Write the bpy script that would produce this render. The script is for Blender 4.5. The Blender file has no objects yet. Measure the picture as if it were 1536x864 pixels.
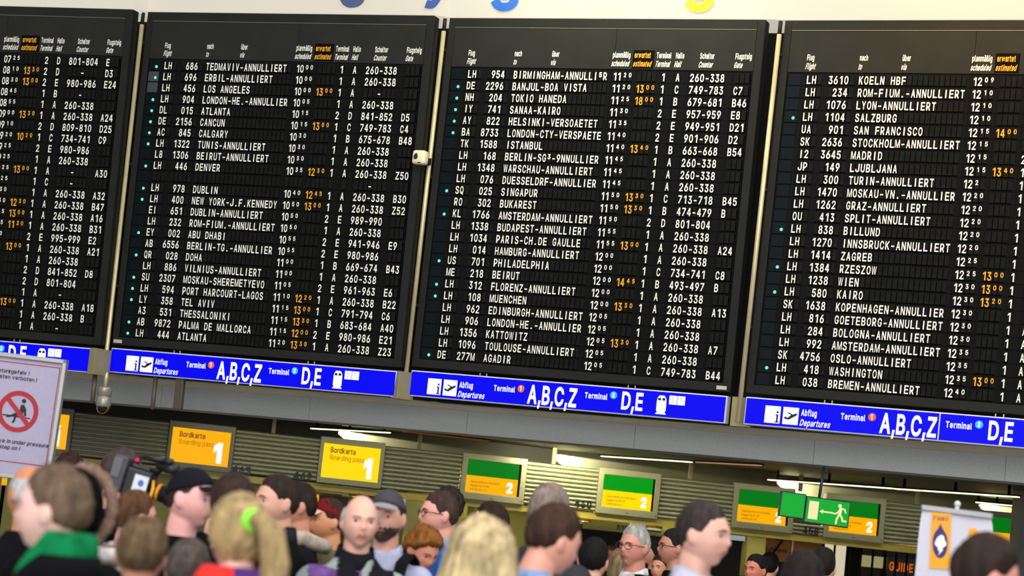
import bpy, bmesh, math, random
import numpy as np
from mathutils import Matrix, Vector
random.seed(7); np.random.seed(7)
S = bpy.context.scene
COL = S.collection
PI = math.pi
def R(d): return math.radians(d)
def lin(c):
    return tuple((x/255/12.92 if x/255 <= 0.04045 else ((x/255+0.055)/1.055)**2.4) for x in c[:3])

# ---------------------------------------------------------------- camera
FPX, ROLL, PITCH, EYE = 3200.0, 0.10516, 0.11234, 1.65
cp, sp, cr, sr = math.cos(PITCH), math.sin(PITCH), math.cos(ROLL), math.sin(ROLL)
FWD = Vector((0, cp, sp))
_rt, _up = Vector((1, 0, 0)), Vector((0, -sp, cp))
RT = _rt*cr + _up*sr
UP = -_rt*sr + _up*cr
EYEP = Vector((0, 0, EYE))
cam_d = bpy.data.cameras.new('camera'); cam = bpy.data.objects.new('camera', cam_d); COL.objects.link(cam)
cam.matrix_world = Matrix(((RT.x, UP.x, -FWD.x, 0), (RT.y, UP.y, -FWD.y, 0), (RT.z, UP.z, -FWD.z, EYE), (0, 0, 0, 1)))
cam_d.sensor_width = 36; cam_d.lens = 36*FPX/1536; cam_d.clip_end = 200
cam_d.dof.use_dof = True; cam_d.dof.focus_distance = 17.9; cam_d.dof.aperture_fstop = 2.7
S.camera = cam
# ---------------------------------------------------------------- exposure, world, lights
S.view_settings.view_transform = 'Standard'; S.view_settings.look = 'None'
S.view_settings.exposure = 0.0; S.view_settings.gamma = 1.0; S.view_settings.use_curve_mapping = False
w = bpy.data.worlds.new('hall_air'); S.world = w; w.use_nodes = True
w.node_tree.nodes['Background'].inputs[0].default_value = (0.92, 0.95, 1.0, 1); w.node_tree.nodes['Background'].inputs[1].default_value = 0.42
def area(name, loc, target, sx, sy, energy, color):
    d = bpy.data.lights.new(name, 'AREA'); d.shape = 'RECTANGLE'; d.size = sx; d.size_y = sy; d.energy = energy; d.color = color
    o = bpy.data.objects.new(name, d); COL.objects.link(o); o.location = loc
    o.rotation_euler = (Vector(target)-Vector(loc)).to_track_quat('-Z', 'Y').to_euler()
    return o
area('hall_top_fill', (-3, 1, 11), (-1.5, 15, 3.0), 12, 6, 1300, (1.0, 0.97, 0.93))  # unseen area light added overhead to light the boards and crowd
area('hall_front_fill', (-1, -9, 3.6), (0, 15, 2.8), 20, 6, 2250, (1.0, 0.99, 0.97))  # unseen broad fill added behind the camera for beam, counters and faces
area('hall_side_fill', (5, 9, 8.5), (1.5, 10, 0), 8, 4, 420, (1.0, 0.95, 0.86))  # another unseen area light, added for the boards and people
area('counter_zone_lamp_bright', (0.85, 25.6, 2.62), (1.0, 26.2, 2.2), 1.1, 0.12, 22, (1.0, 0.95, 0.60))

def ray(x, y): return RT*((x-768)/FPX) + UP*((432-y)/FPX) + FWD
def at(x, y, d): return EYEP + ray(x, y)*d
# ---------------------------------------------------------------- materials
MATS = {}
def mat(name, col, rough=0.6, metal=0.0, emit=0.0, noise=0.0, nscale=30.0, bump=0.0, spec=0.5, stretch=None, col2=None):
    if name in MATS: return MATS[name]
    m = bpy.data.materials.new(name); m.use_nodes = True; nt = m.node_tree; b = nt.nodes['Principled BSDF']
    if name.startswith('cloth'): spec = .08
    c = lin(col)
    b.inputs['Base Color'].default_value = (*c, 1); b.inputs['Roughness'].default_value = rough
    b.inputs['Metallic'].default_value = metal; b.inputs['Specular IOR Level'].default_value = spec
    if emit:
        b.inputs['Emission Color'].default_value = (*c, 1); b.inputs['Emission Strength'].default_value = emit
        b.inputs['Base Color'].default_value = (*[x*0.06 for x in c], 1); b.inputs['Specular IOR Level'].default_value = .12
    if noise or bump or col2:
        tc = nt.nodes.new('ShaderNodeTexCoord'); n = nt.nodes.new('ShaderNodeTexNoise'); n.inputs['Scale'].default_value = nscale; n.inputs['Detail'].default_value = 5
        src = tc.outputs['Object']
        if stretch:
            mp = nt.nodes.new('ShaderNodeMapping'); mp.inputs['Scale'].default_value = stretch
            nt.links.new(src, mp.inputs['Vector']); src = mp.outputs['Vector']
        nt.links.new(src, n.inputs['Vector'])
        if noise or col2:
            r = nt.nodes.new('ShaderNodeValToRGB')
            lo = lin(col2) if col2 else tuple(x*(1-noise) for x in c); hi = c if col2 else tuple(min(1, x*(1+noise)) for x in c)
            r.color_ramp.elements[0].position = 0.32; r.color_ramp.elements[1].position = 0.68
            r.color_ramp.elements[0].color = (*lo, 1); r.color_ramp.elements[1].color = (*hi, 1)
            nt.links.new(n.outputs['Fac'], r.inputs['Fac']); nt.links.new(r.outputs['Color'], b.inputs['Base Color'])
        if bump:
            bp = nt.nodes.new('ShaderNodeBump'); bp.inputs['Strength'].default_value = bump; bp.inputs['Distance'].default_value = 0.01
            nt.links.new(n.outputs['Fac'], bp.inputs['Height']); nt.links.new(bp.outputs['Normal'], b.inputs['Normal'])
    MATS[name] = m; return m
# ---------------------------------------------------------------- mesh helpers
class MB:
    """collects shapes; build() links them as one mesh object"""
    def __init__(s): s.v = []; s.f = []; s.mi = []
    def add(s, vs, fs, m=0):
        o = len(s.v); s.v += [tuple(p) for p in vs]; s.f += [tuple(i+o for i in q) for q in fs]; s.mi += [m]*len(fs); return s
    def box(s, x0, x1, y0, y1, z0, z1, m=0, c=0.0, M=None):
        x0, x1 = min(x0, x1), max(x0, x1); y0, y1 = min(y0, y1), max(y0, y1); z0, z1 = min(z0, z1), max(z0, z1)
        if not c:
            vs = [(x, y, z) for x in (x0, x1) for y in (y0, y1) for z in (z0, z1)]
            fs = [(0, 1, 3, 2), (4, 6, 7, 5), (0, 4, 5, 1), (2, 3, 7, 6), (0, 2, 6, 4), (1, 5, 7, 3)]
        else:
            c = min(c, (x1-x0)*.45, (y1-y0)*.45, (z1-z0)*.45)
            bm = bmesh.new(); bmesh.ops.create_cube(bm, size=1)
            for q in bm.verts: q.co = Vector((x0+(q.co.x+.5)*(x1-x0), y0+(q.co.y+.5)*(y1-y0), z0+(q.co.z+.5)*(z1-z0)))
            bmesh.ops.bevel(bm, geom=bm.edges[:], offset=c, segments=2, affect='EDGES', profile=0.5)
            bm.verts.index_update(); vs = [q.co.copy() for q in bm.verts]; fs = [[q.index for q in g.verts] for g in bm.faces]; bm.free()
        if M: vs = [M @ Vector(q) for q in vs]
        return s.add(vs, fs, m)
    def prism(s, pts, y0, y1, m=0):
        """outline (x,z) extruded from y0 to y1"""
        n = len(pts); vs = [(p[0], y0, p[1]) for p in pts]+[(p[0], y1, p[1]) for p in pts]
        fs = [tuple(range(n)), tuple(range(2*n-1, n-1, -1))]+[(i, i+n, (i+1) % n+n, (i+1) % n) for i in range(n)]
        return s.add(vs, fs, m)
    def tube(s, pts, rad, n=14, m=0, caps=True):
        pts = [Vector(p) for p in pts]; rad = rad if isinstance(rad, (list, tuple)) else [rad]*len(pts)
        vs, fs = [], []; ref = None
        for i, p in enumerate(pts):
            t = (pts[min(i+1, len(pts)-1)]-pts[max(i-1, 0)]).normalized()
            if ref is None:
                ref = Vector((0, 0, 1)) if abs(t.z) < .9 else Vector((1, 0, 0))
            a = t.cross(ref).normalized(); b = t.cross(a).normalized(); ref = a.cross(t).normalized()
            for k in range(n):
                an = 2*PI*k/n; vs.append(p+(a*math.cos(an)+b*math.sin(an))*rad[i])
        for i in range(len(pts)-1):
            for k in range(n): fs.append((i*n+k, i*n+(k+1) % n, (i+1)*n+(k+1) % n, (i+1)*n+k))
        if caps: fs.append(tuple(range(n-1, -1, -1))); fs.append(tuple((len(pts)-1)*n+k for k in range(n)))
        return s.add(vs, fs, m)
    def lathe(s, prof, n=24, m=0, M=None):
        """profile [(r,z)] about Z"""
        vs, fs = [], []
        for r, z in prof:
            for k in range(n): vs.append(Vector((r*math.cos(2*PI*k/n), r*math.sin(2*PI*k/n), z)))
        L = len(prof)
        for i in range(L-1):
            for k in range(n): fs.append((i*n+k, i*n+(k+1) % n, (i+1)*n+(k+1) % n, (i+1)*n+k))
        fs.append(tuple(range(n-1, -1, -1))); fs.append(tuple((L-1)*n+k for k in range(n)))
        if M: vs = [M @ q for q in vs]
        return s.add(vs, fs, m)
    def sphere(s, c, r, nu=20, nv=12, m=0, M=None):
        r = r if isinstance(r, (list, tuple)) else (r, r, r)
        vs = []; fs = []
        for i in range(1, nv):
            th = PI*i/nv
            for k in range(nu): vs.append(Vector((r[0]*math.sin(th)*math.cos(2*PI*k/nu), r[1]*math.sin(th)*math.sin(2*PI*k/nu), r[2]*math.cos(th))))
        vs += [Vector((0, 0, r[2])), Vector((0, 0, -r[2]))]; T = len(vs)-2
        for i in range(nv-2):
            for k in range(nu): fs.append((i*nu+k, (i+1)*nu+k, (i+1)*nu+(k+1) % nu, i*nu+(k+1) % nu))
        for k in range(nu): fs.append((T, k, (k+1) % nu)); fs.append((T+1, (nv-2)*nu+(k+1) % nu, (nv-2)*nu+k))
        if M: vs = [M @ q for q in vs]
        vs = [q+Vector(c) for q in vs]
        return s.add(vs, fs, m)
    def mesh(s, name):
        me = bpy.data.meshes.new(name); me.from_pydata(s.v, [], s.f); me.polygons.foreach_set('material_index', s.mi); me.update(); return me
    def build(s, name, mats, parent=None, smooth=False, M=None, fix=True):
        me = s.mesh(name)
        if fix:
            bm = bmesh.new(); bm.from_mesh(me); bmesh.ops.recalc_face_normals(bm, faces=bm.faces); bm.to_mesh(me); bm.free()
        return link(name, me, mats, parent, smooth, M)
def link(name, me, mats, parent=None, smooth=False, M=None):
    for m in (mats if isinstance(mats, (list, tuple)) else [mats]): me.materials.append(m)
    if smooth: me.polygons.foreach_set('use_smooth', [True]*len(me.polygons))
    o = bpy.data.objects.new(name, me); COL.objects.link(o)
    if parent: o.parent = parent
    if M is not None: o.matrix_local = M
    return o
def tag(o, label=None, cat=None, group=None, kind=None):
    if label: o['label'] = label
    if cat: o['category'] = cat
    if group: o['group'] = group
    if kind: o['kind'] = kind
    return o
def empty(name, M, label, cat, group=None):
    o = bpy.data.objects.new(name, None); COL.objects.link(o); o.empty_display_size = .1; o.matrix_world = M
    return tag(o, label, cat, group)
def frame(p, az, gamma=0.0):
    """upright frame at p: X along azimuth az, Y away from the viewer, Z up (gamma turns it in its own plane)"""
    return Matrix.Translation(p) @ Matrix.Rotation(az, 4, 'Z') @ Matrix.Rotation(gamma, 4, 'Y')
# ---------------------------------------------------------------- lettering
# letter outlines, two base-62 digits per coordinate
GLYPHS = {
'A':'1f1c2G3G2V3G371c2t1c2X2a2T2o2O352J2o2E2a1t1c/1y241y2G2o2G2o24',
'B':'1o1c1o3G2O3G2Y3F2g3C2m382q322t2w2u2p2t2j2r2e2p2a2l2X2d2T2d2S2i2R2n2P2r2L2u2H2x2B2y232x1w2u1p2p1k2j1g2a1d2P1c/211n2P1n2Z1p2g1s2k1x2l232k282i2D2f2H2b2K2W2M2Q2M212M/212X2O2X2T2Y2Y2Z2c2c2f2f2h2k2h2o2g2v2d302X332O342134',
'C':'2T1b2H1c261h1x1p1q1z1m2C1k2R1m2g1q2t1x33263B2H3G2T3H2b3H2i3F2p3C2u382z33342y372r392k2w2k2u2p2s2t2l302d342T352L342D30262v212n1y2d1x2R1y2F2125261x2D1r2L1o2T1n2d1o2l1s2s1z2w2839283721341u301o2u1k2p1g2i1d2b1b',
'D':'2K1c1v1c1v1n2J1n2U1p2e1s2l1y2q262t2G2u2R2t2c2q2m2l2u2e302V332K341v341v3G2L3G2Z3E2l3A2u32312s352g362R352C31202u1q2k1i2Y1e/213G211c1o1c1o3G','E':'1o1c1o3G2o3G2o342134212X2l2X2l2M212M211n2p1n2p1c',
'F':'1o1c1o3G2o3G2o342134212W2j2W2j2K212K211c',
'G':'2U1b2H1c261h1x1p1q1z1l2C1k2R1l2g1q2t1x33263B2H3G2T3H2b3H2i3F2p3C2v383033342x372r392k2w2k2r2t2l2z2d342T352K342D30262v212n1y2d1x2R1y2F2125261x2D1r2L1o2U1n2c1n2j1q2p1v2t212w282x2G312G2X2G2X2R3A2R3A2G3824341u2y1m2p1g2f1c',
'H':'1o1c1o3G213G212Y2s2Y2s3G353G351c2s1c2s2M212M211c','I':'201c203G2D3G2D1c','J':'2D1b211d1r1j1l1s1j251j2B1w2B1w251x1x201r261n2D1m2K1n2Q1r2T1x2U252U3G2h3G2h252f1s2Z1j2P1d',
'K':'1x251x2J242S2B2b2I2j2n3G343G2M2V/1o1c1o3G213G212h212L212F211c/2o1c2E2S2M2c341c','L':'1o1c1o3G213G211n2m1n2m1c',
'M':'1o1c1o3G263G2V2D2X282a212c1t2d1q2e1t2g202i282k2D393G3S3G3S1c3F1c3F2Y3F2f3F2o3F2x3F2z3E2w3A2n372e352Y2i1c2X1c2A2Y282e252m222w2030202x202o202g202Y201c',
'N':'1o1c1o3G233G2j2D2n262s1x2v1s2u1y2u272u2F2u3G373G371c2r1c2G2Y2B2g262q2030202r212g212Y211c',
'O':'2T1b2H1c261h1x1p1q1z1m2C1k2R1m2g1q2t1x33263B2H3G2T3H2g3G2r3B3033372t3B2g3D2R3B2C371z301p2r1h2g1c/2T1n2c1o2k1r2r1x2w252z2F302R2z2d2w2n2r2v2k312c342T352L342D31262v212n1y2d1x2R1y2F2125261x2D1r2L1o',
'P':'1o1c1o3G2N3G2Y3F2g3B2n362s302v2s2w2k2v2b2s2T2n2N2g2H2Y2E2N2D1y2D1y2O2N2O2U2P2Z2R2e2U2h2Z2i2e2j2k2i2p2h2u2e2z2Z322U342M342134211c',
'Q':'2P282d282o1t2r1p381S2u1S2j1h2g1l/2T1b2H1c261h1x1p1q1z1m2C1k2R1m2g1q2t1x33263B2H3G2T3H2g3G2r3B3033372t3B2g3D2R3B2C371z301p2r1h2g1c/2T1n2c1o2k1r2r1x2w252z2F302R2z2d2w2n2r2v2k312c342T352L342D31262v212n1y2d1x2R1y2F2125261x2D1r2L1o',
'R':'1o1c1o3G2N3G2Y3F2h3C2n372s312v2t2w2k2v2c2s2U2n2O2h2J2Y2H2N2G1v2G1v2R2N2R2U2S2a2T2e2W2h2a2i2f2j2k2i2q2h2v2e2z2a322U342N342134211c/2l1c2M2M2b2M301c',
'S':'2L1a2A1b221e1u1i1p1o1l1v1k231x231y1y211u241q291o2F1m2L1m2R1m2X1o2c1r2g1u2i1z2j242i282g2C2d2F2Z2H2P2K2D2O222S1t2Y1o2f1m2o1o2x1r341w39243E2C3G2L3H2V3G2d3E2k392p342t2x2u2q2h2q2f2w2a312T352L362F3529342531222y202u1z2p202k222h262e2A2c2I2Z2T2W2c2T2m2O2q2K2t2G2v2A2w242v1w2r1p2m1j2f1e2W1b',
'T':'1i341i3G2x3G2x342R342R1c2F1c2F34','U':'2S1a2H1c271f1z1l1t1s1p211o2B1o3G213G212C2225241z281t2D1q2K1n2S1m2a1n2g1q2l1t2p1z2s252t2C2t3G353G352B3421311s2v1l2n1f2d1c','V':'2H1c1f3G1t3G2E2H2J232O1n2T242Y2H2t3G373G2W1c',
'W':'271c1f3G1s3G292F2B252D1v2E1n2G1v2I252L2F2b3G2q3G362F39253B1v3C1n3E1v3G253J2F3Z3G3m3G3K1c351c2o2f2k2s2i312h2t2e2f2M1c','X':'1g1c2E2S1i3G1x3G2M2c2l3G303G2U2S321c2n1c2M2I1v1c',
'Y':'2H1c2H2I1f3G1u3G2E2j2K2Y2N2S2Q2Z2W2j2q3G353G2U2I2U1c','Z':'1l1c1l1n2g341m341m3G2x3G2x35221o2y1o2y1c',
'0':'2L1b2B1c221h1v1o1q1z1n2C1m2R1n2g1q2t1v33223B2B3G2L3H2W3G2f3B2m332r2t2u2g2v2R2u2C2r1z2m1o2f1h2W1c/2L1m2S1n2Y1r2d1x2g252i2F2j2R2i2d2g2n2d2v2Y312S352L362E352931242v212n1z2d1y2R1z2F2125241x291r2E1n',
'1':'1r1c1r1n2s1n2s1c/2V3G2V1c2I1c2I341t2m1t2z2G3G','2':'1p1c1p1l2N2M2W2W2c2f2e2k2e2o2d2t2c2y2Z312V342Q352L362F352A332731242x222s212m1p2m1q2v1t321y39253D2C3G2L3H2U3G2b3D2h392m332p2w2q2o2q2j2o2e2l2Y2h2S2T2C271o271n2s1n2s1c',
'3':'2K1b2B1b231e1w1i1q1n1m1u1l221y221z1x211t251q291o2E1m2K1m2Q1n2V1o2Z1r2d1v2f1z2g252f2A2d2F2a2J2V2N2O2P2G2Q272Q272a2Y341q341q3G2o3G2o362K2Y2T2Y2c2V2j2R2o2K2r2D2t252r1x2o1p2j1j2c1e2T1c',
'4':'2S1c2S201i201i2C2M3G2f3G2f2C2u2C2u202f202f1c/1w2C2S2C2S31',
'5':'2K1b2C1c241e1y1i1t1o1p1v1o222022211y241u271r2B1o2F1m2K1m2Q1n2V1p2a1s2d1x2f222g282f2F2d2K2Z2P2V2S2Q2V2K2V292U252S222P1p2R1v3G2n3G2n342634232a272d2C2f2H2g2M2h2T2g2Z2e2e2b2j2X2n2S2q2M2s2G2s292r1z2o1r2j1k2c1f2U1c',
'6':'2L1b2C1c241f1y1k1t1r1q1z1p281q2G1s2O1w2X232i2Q3G2e3G262S252S292Y2F2b2N2d2W2c2d2Z2j2U2o2O2r2G2s272r1y2o1r2j1k2c1f2U1c/2L1m2R1m2W1p2a1s2d1w2f222f272f2D2d2J2a2N2W2Q2R2S2L2T2G2S2B2Q272N242J222E21282222241w271s2B1p2G1m',
'7':'1v1c2f341o341o3G2s3G2s34291c',
'8':'2L1b2C1c231e1w1j1r1o1n1v1m231n291p2F1s2K1w2O212R272T202W1v2c1r2i1q2q1r2x1u341z39253E2D3G2L3H2U3G2b3E2h392m342p2x2q2q2p2i2m2c2h2W2a2T2f2R2k2O2o2K2r2F2t292u232t1v2q1o2k1j2d1e2V1c/2L1m2S1m2X1o2b1r2f1u2h1z2h242h292e2E2b2I2X2L2R2M2L2N2F2M2A2L252I222E20291z24201z221u251r291o2F1m/2L2Y2Q2Y2V2a2Z2d2b2g2d2k2e2p2d2u2c2y2Z312V342Q352L362G352B342831252y232u232p232k252g282d2C2a2G2Y',
'9':'2L3H2U3G2c3D2j382o312r2t2s2j2r2c2p2U2k2L2d2A2G1c221c2a2Q2b2Q2X2K2R2G2K2F2B2G232J1x2N1t2U1q2b1p2k1q2t1t311y38253D2C3G/2L362G352B332730242v222q212k222e242Z272V2B2R2G2P2L2P2R2P2W2R2a2V2d2Z2f2e2f2k2f2q2d2v2a302W332R35',
'-':'2h2P2h2E1z2E1z2P','.':'1v1b1s1c1p1e1n1h1m1k1n1o1p1r1s1t1v1t1z1t221r241o241k241h221e1z1c',',':'1k1E1q1q231q1t1E','!':'1p281p3G223G2228/1w1b1s1c1p1e1n1h1m1k1n1o1p1r1s1t1w1t1z1t221r241o251k241h221e1z1c',"'":'1s2e1q3G233G222e',
'a':'281a211b1v1d1q1g1m1l1j1r1i1y1j241l281o2C1s2F212I2C2K2N2L2T2N2V2P2V2R2V2W2T2Z2R2c2O2e2K2g2F2g2A2g262e202a1w2V1k2Y1n2e1s2j1x2n232p292q2F2r2O2q2X2m2b2j2e2e2h2Y2h2Q2h1c2V1c2V1m2U1m2Q1h2J1c2E1b/2A1l2G1m2M1o2Q1r2T1v2U1z2V242V2E2S2C2M2B2G2A2B2A23281z261x241v211u1x1v1t1w1q1z1o221m',
'b':'2M1a2G1b2A1d241i201o1y1o1y1c1n1c1n3G1z3G1z2e202e232j2A2p2F2q2M2r2V2q2d2m2j2g2o2Z2r2P2s2E2r232o1t2j1l2d1f2V1c/2K1l2R1m2W1p2a1u2d1z2f262g2E2f2L2d2S2a2Y2W2c2R2f2K2g2E2f282c242Y212T1z2M1z2E1z26211z241t281p2E1m',
'c':'2H1a281c1z1f1s1l1n1t1k231j2D1k2P1n2Y1s2g1z2m282q2H2r2S2p2b2l2i2e2m2V2b2S2Y2Y2U2c2O2f2H2g2B2f252c212X1y2S1w2L1v2D1w261y1z211u251p2B1m2H1l2P1m2U1p2Y1u2b1z2n1w2l1s2i1n2b1g2S1c',
'd':'2F1a261c1y1f1s1l1n1t1k231j2E1k2P1n2Z1s2g1y2m262q2F2r2M2q2R2p2X2j2b2e2c2e2c3G2o3G2o1c2d1c2d1o2b1o2X1i2Q1d2L1b/2H1l2N1m2T1p2X1t2a1z2c262c2E2c2M2a2T2X2Y2T2c2N2f2H2g2A2f252c212Y1y2S1w2L1v2E1w261y1z211u251p2A1m',
'e':'2I1a281c1z1f1s1l1n1t1k221j2D1k2O1n2Y1s2g1z2m272q2H2r2N2q2T2p2Z2m2e2i2i2d2l2W2o2O2o2F2o2A1r2A1r2K2i2K2c2G2b2N2a2U2X2Z2T2d2N2f2H2g2B2f252d212Z1y2U1w2O1v2I1v2C1w241y1x221s261o2C1m2I1l2R1n2X1r2b1x2n1u2l1p2h1k2c1g2X1d2Q1b',
'f':'2M2q2M2f1d2f1d2q/1s1c1s301t361v3B1z3F233I283J2D3K2K3J2P3I2L382J382F392A3827362533242y241c',
'g':'2H182A18231A1x1D1s1G1p1K1m1O1w1U201P271K2C1J2H1J2Q1K2W1N2b1T2c1b2c1q2b1q2X1k2Q1f2L1e2F1d261e1z1h1s1n1n1u1k231j2E1k2P1n2Z1s2g1y2m262q2F2r2M2q2R2p2Y2j2c2e2d2e2d2q2o2q2o1a2n1R2k1K2f1F2Y1B2Q19/2H1o2N1p2T1r2X1v2a202c272c2F2c2M2a2T2X2Y2T2c2N2f2H2g2A2f252c212Y1y2S1w2M1v2F1w271y21211v251r2A1p',
'h':'1z2L1z1c1n1c1n3G1z3G1z2c212g262m2D2q2L2r2T2q2Z2o2e2k2i2e2l2X2l2O2l1c2Z1c2Z2N2Y2V2V2b2P2f2I2g2D2f282d242b212X1z2R','i':'1n1c1n2q1z2q1z1c/1t331p331n351l381k3B1l3E1n3G1p3I1t3J1w3I1z3G213E213B21381z351w33',
'j':'1n2q1z2q1z1W1y1P1w1K1t1F1p1C1j1A1d191a191a1L1c1L1h1L1k1O1m1R1n1W/1t331p331n351l381k3B1l3E1n3G1p3I1t3J1w3I1z3G213E213B21381z351w33','k':'1y231y2I202I2X2q2m2q2D2G2B2G/1n1c1n3G1z3G1z1c/2Z1c262D2E2M2o1c',
'l':'241c1w1d1r1g1o1l1n1t1n3G1z3G1z1w1z1r201o221n251m281n2A1n2C1d281c',
'm':'1n1c1n2q1y2q1y2Z202f222j262n2A2p2F2r2K2r2R2q2X2m2c2g2d2c2e2e2h2j2l2m2q2p2v2r312r382r3D2o3I2l3M2g3P2Z3P2R3P1c3D1c3D2R3C2Y392d332f2y2g2t2g2p2e2m2b2j2Y2i2U2h2P2h1c2V1c2V2S2U2Y2R2c2M2f2G2g2C2g282e242b212Y1z2T1z2O1z1c',
'n':'1z2L1z1c1n1c1n2q1y2q1y2b212g262m2D2q2L2r2T2q2Z2o2e2k2i2e2l2X2l2O2l1c2Z1c2Z2N2Y2V2V2b2P2f2I2g2D2f282d242b212X1z2R',
'o':'2H1a281c1z1f1s1l1n1t1k231j2D1k2P1n2Y1s2g1z2m282q2H2r2R2q2a2m2h2g2m2Y2p2P2q2D2p232m1t2h1l2a1f2R1c/2H1l2O1m2U1p2Y1u2b1z2d262e2D2d2L2b2S2Y2X2U2c2O2f2H2g2B2f252c212X1y2S1w2L1v2D1w261y1z211u251p2B1m',
'p':'1n191n2q1y2q1y2e202e232j2A2p2F2q2M2r2V2q2d2m2j2g2o2Z2r2P2s2E2r232o1t2j1l2d1f2V1c2M1a2G1b2B1d241i201o1z1o1z19/2K1l2R1m2W1p2a1u2d1z2f262g2E2f2L2d2S2a2Y2W2c2R2f2K2g2E2f282c242Y212T1z2M1z2E1z26211z241t281p2E1m',
'r':'1n1c1n2q1y2q1y2e1z2e222j262n2C2q2J2r2M2r2P2r2P2e2M2f2H2f2C2f282d242a212X1z2S1z2N1z1c',
's':'2C1a251b1y1d1t1g1o1k1l1p1j1v1v1x1x1s211o261m2C1l2J1m2P1o2S1s2U1x2T202R232N252I27262A1x2D1q2I1n2N1l2V1m2b1p2g1t2l1z2o262q2D2r2L2q2R2o2W2m2a2i2d2d2f2Y2U2V2S2a2P2d2K2g2D2h272g222d1z2a1y2V1y2S212P252M2A2L2M2I2V2F2b2A2f242g1x2f1r2c1l2Y1h2S1d2L1b',
't':'2H2q2H2f1d2f1d2q/1p382138211w221r231o261n2A1m2D1m2G1n2J1c2E1b2A1b211c1u1g1q1m1p1v','u':'2C1b251c1z1e1u1i1q1o1n1v1n241n2q1z2q1z25201x231r291n2G1m2L1n2Q1o2U1r2X1v2Z202Z272Z2q2l2q2l1c2a1c2a1s2X1l2R1f2K1c',
'v':'291c1f2q1t2q29272D1t2F1m2H1t2L272b2q2o2q2L1c','w':'241c1h2q1t2q232J27232A1p2D232H2J2Q2q2d2q2m2J2q232t1o2x23312J3A2q3N2q301c2o1c2e2A2b2L2Y2W2W2c2V2W2T2L2Q2A2G1c',
'x':'1g1c272F1i2q1w2q252b2C2R2E2N2G2R2N2b2W2q2k2q2L2F2m1c2X1c2M1t2G232E272C23261t1u1c','y':'1l1A1o1L1q1L1x1K201L221N241Q261V291c1f2q1t2q29272D1t2F1n2G1t2L272b2q2o2q2H1Q2B1H281D241B1z191u191p19',
'z':'1k1c1k1l2R2e2R2f1m2f1m2q2h2q2h2g211o211n2i1n2i1c',
'ü':'2C1b251c1z1e1u1i1q1o1n1v1n241n2q1z2q1z25201x231r291n2G1m2L1n2Q1o2U1r2X1v2Z202Z272Z2q2l2q2l1c2a1c2a1s2X1l2R1f2K1c/2V332S332Q352O382N3B2O3E2Q3G2S3I2V3J2Y3I2b3G2d3E2d3B2d382b352Y33/233320331x351v381v3B1v3E1x3G203I233J263I283G2A3E2B3B2A3828352633',
'ä':'281a211b1v1d1q1g1m1l1j1r1i1y1j241l281o2C1s2F212I2C2K2N2L2T2N2V2P2V2R2V2W2T2Z2R2c2O2e2K2g2F2g2A2g262e202a1w2V1k2Y1n2e1s2j1x2n232p292q2F2r2O2q2X2m2b2j2e2e2h2Y2h2Q2h1c2V1c2V1m2U1m2Q1h2J1c2E1b/2A1l2G1m2M1o2Q1r2T1v2U1z2V242V2E2S2C2M2B2G2A2B2A23281z261x241v211u1x1v1t1w1q1z1o221m/2S332P332N352L382K3B2L3E2N3G2P3I2S3J2V3I2Y3G2a3E2a3B2a382Y352V33/1z331w331u351s381r3B1s3E1u3G1w3I1z3J233I253G273E283B273825352333',
'ß':'202m201c1o1c1o2m1q301w39253F2F3H2M3G2S3F2Y3B2c372f302g2t2f2k2c2e2Y2a2X2U2Y2R2Z2O2f2J2m2E2s262u222v1w2u1q2r1k2n1g2i1d2b1b2U1b2H1c291g2D1r2J1o2O1m2T1m2Z1n2e1p2h1s2i1x2i212g242a292T2F2N2L2L2P2L2U2L2Y2M2b2P2g2T2l2U2s2T2y2Q322L352F3629352431212v',}
_A = '0123456789ABCDEFGHIJKLMNOPQRSTUVWXYZabcdefghijklmnopqrstuvwxyz'
_gl = {}
def glyph(ch, off=0.0):
    k = (ch, off)
    if k in _gl: return _gl[k]
    vs, fs = [], []
    cons = []
    for c in [c for c in GLYPHS.get(ch, '').split('/') if c]:
        v = [_A.index(c[i])*62+_A.index(c[i+1])-100 for i in range(0, len(c), 2)]; cons.append([(v[i]/200, v[i+1]/200) for i in range(0, len(v), 2)])
    if ch == '1': cons = cons[1:]                               # no foot on the one
    if cons:
        sa = [sum(p[i-1][0]*p[i][1]-p[i][0]*p[i-1][1] for i in range(len(p))) for p in cons]
        sg = max(sa, key=abs) > 0
        outer = [p for p, q in zip(cons, sa) if (q > 0) == sg]; holes = [p for p, q in zip(cons, sa) if (q > 0) != sg]
        def inside(pt, poly):
            r = False
            for i in range(len(poly)):
                (x1, y1), (x2, y2) = poly[i-1], poly[i]
                if (y1 > pt[1]) != (y2 > pt[1]) and pt[0] < (x2-x1)*(pt[1]-y1)/(y2-y1)+x1: r = not r
            return r
        for lay, p0 in enumerate(outer):                        # strokes that cross are filled one by one
            cu = bpy.data.curves.new('t', 'CURVE'); cu.dimensions = '2D'; cu.fill_mode = 'FRONT'; cu.offset = off
            for p in [p0]+[h for h in holes if inside(h[0], p0)]:
                sp = cu.splines.new('POLY'); sp.points.add(len(p)-1); sp.use_cyclic_u = True
                for q, (x, y) in zip(sp.points, p): q.co = (x, y, 0, 1)
            o = bpy.data.objects.new('t', cu); COL.objects.link(o); n = len(vs)
            me = o.to_mesh(); vs += [(v.co.x, v.co.y, lay) for v in me.vertices]; fs += [tuple(i+n for i in p.vertices) for p in me.polygons]
            o.to_mesh_clear(); bpy.data.objects.remove(o); bpy.data.curves.remove(cu)
    if vs:
        xs = [q[0] for q in vs]; ys = [q[1] for q in vs]; bb = (min(xs), max(xs), min(ys), max(ys))
    else: bb = (0, .2, 0, 0)
    _gl[k] = (vs, fs, bb); return _gl[k]
CAP = 0.51
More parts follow.
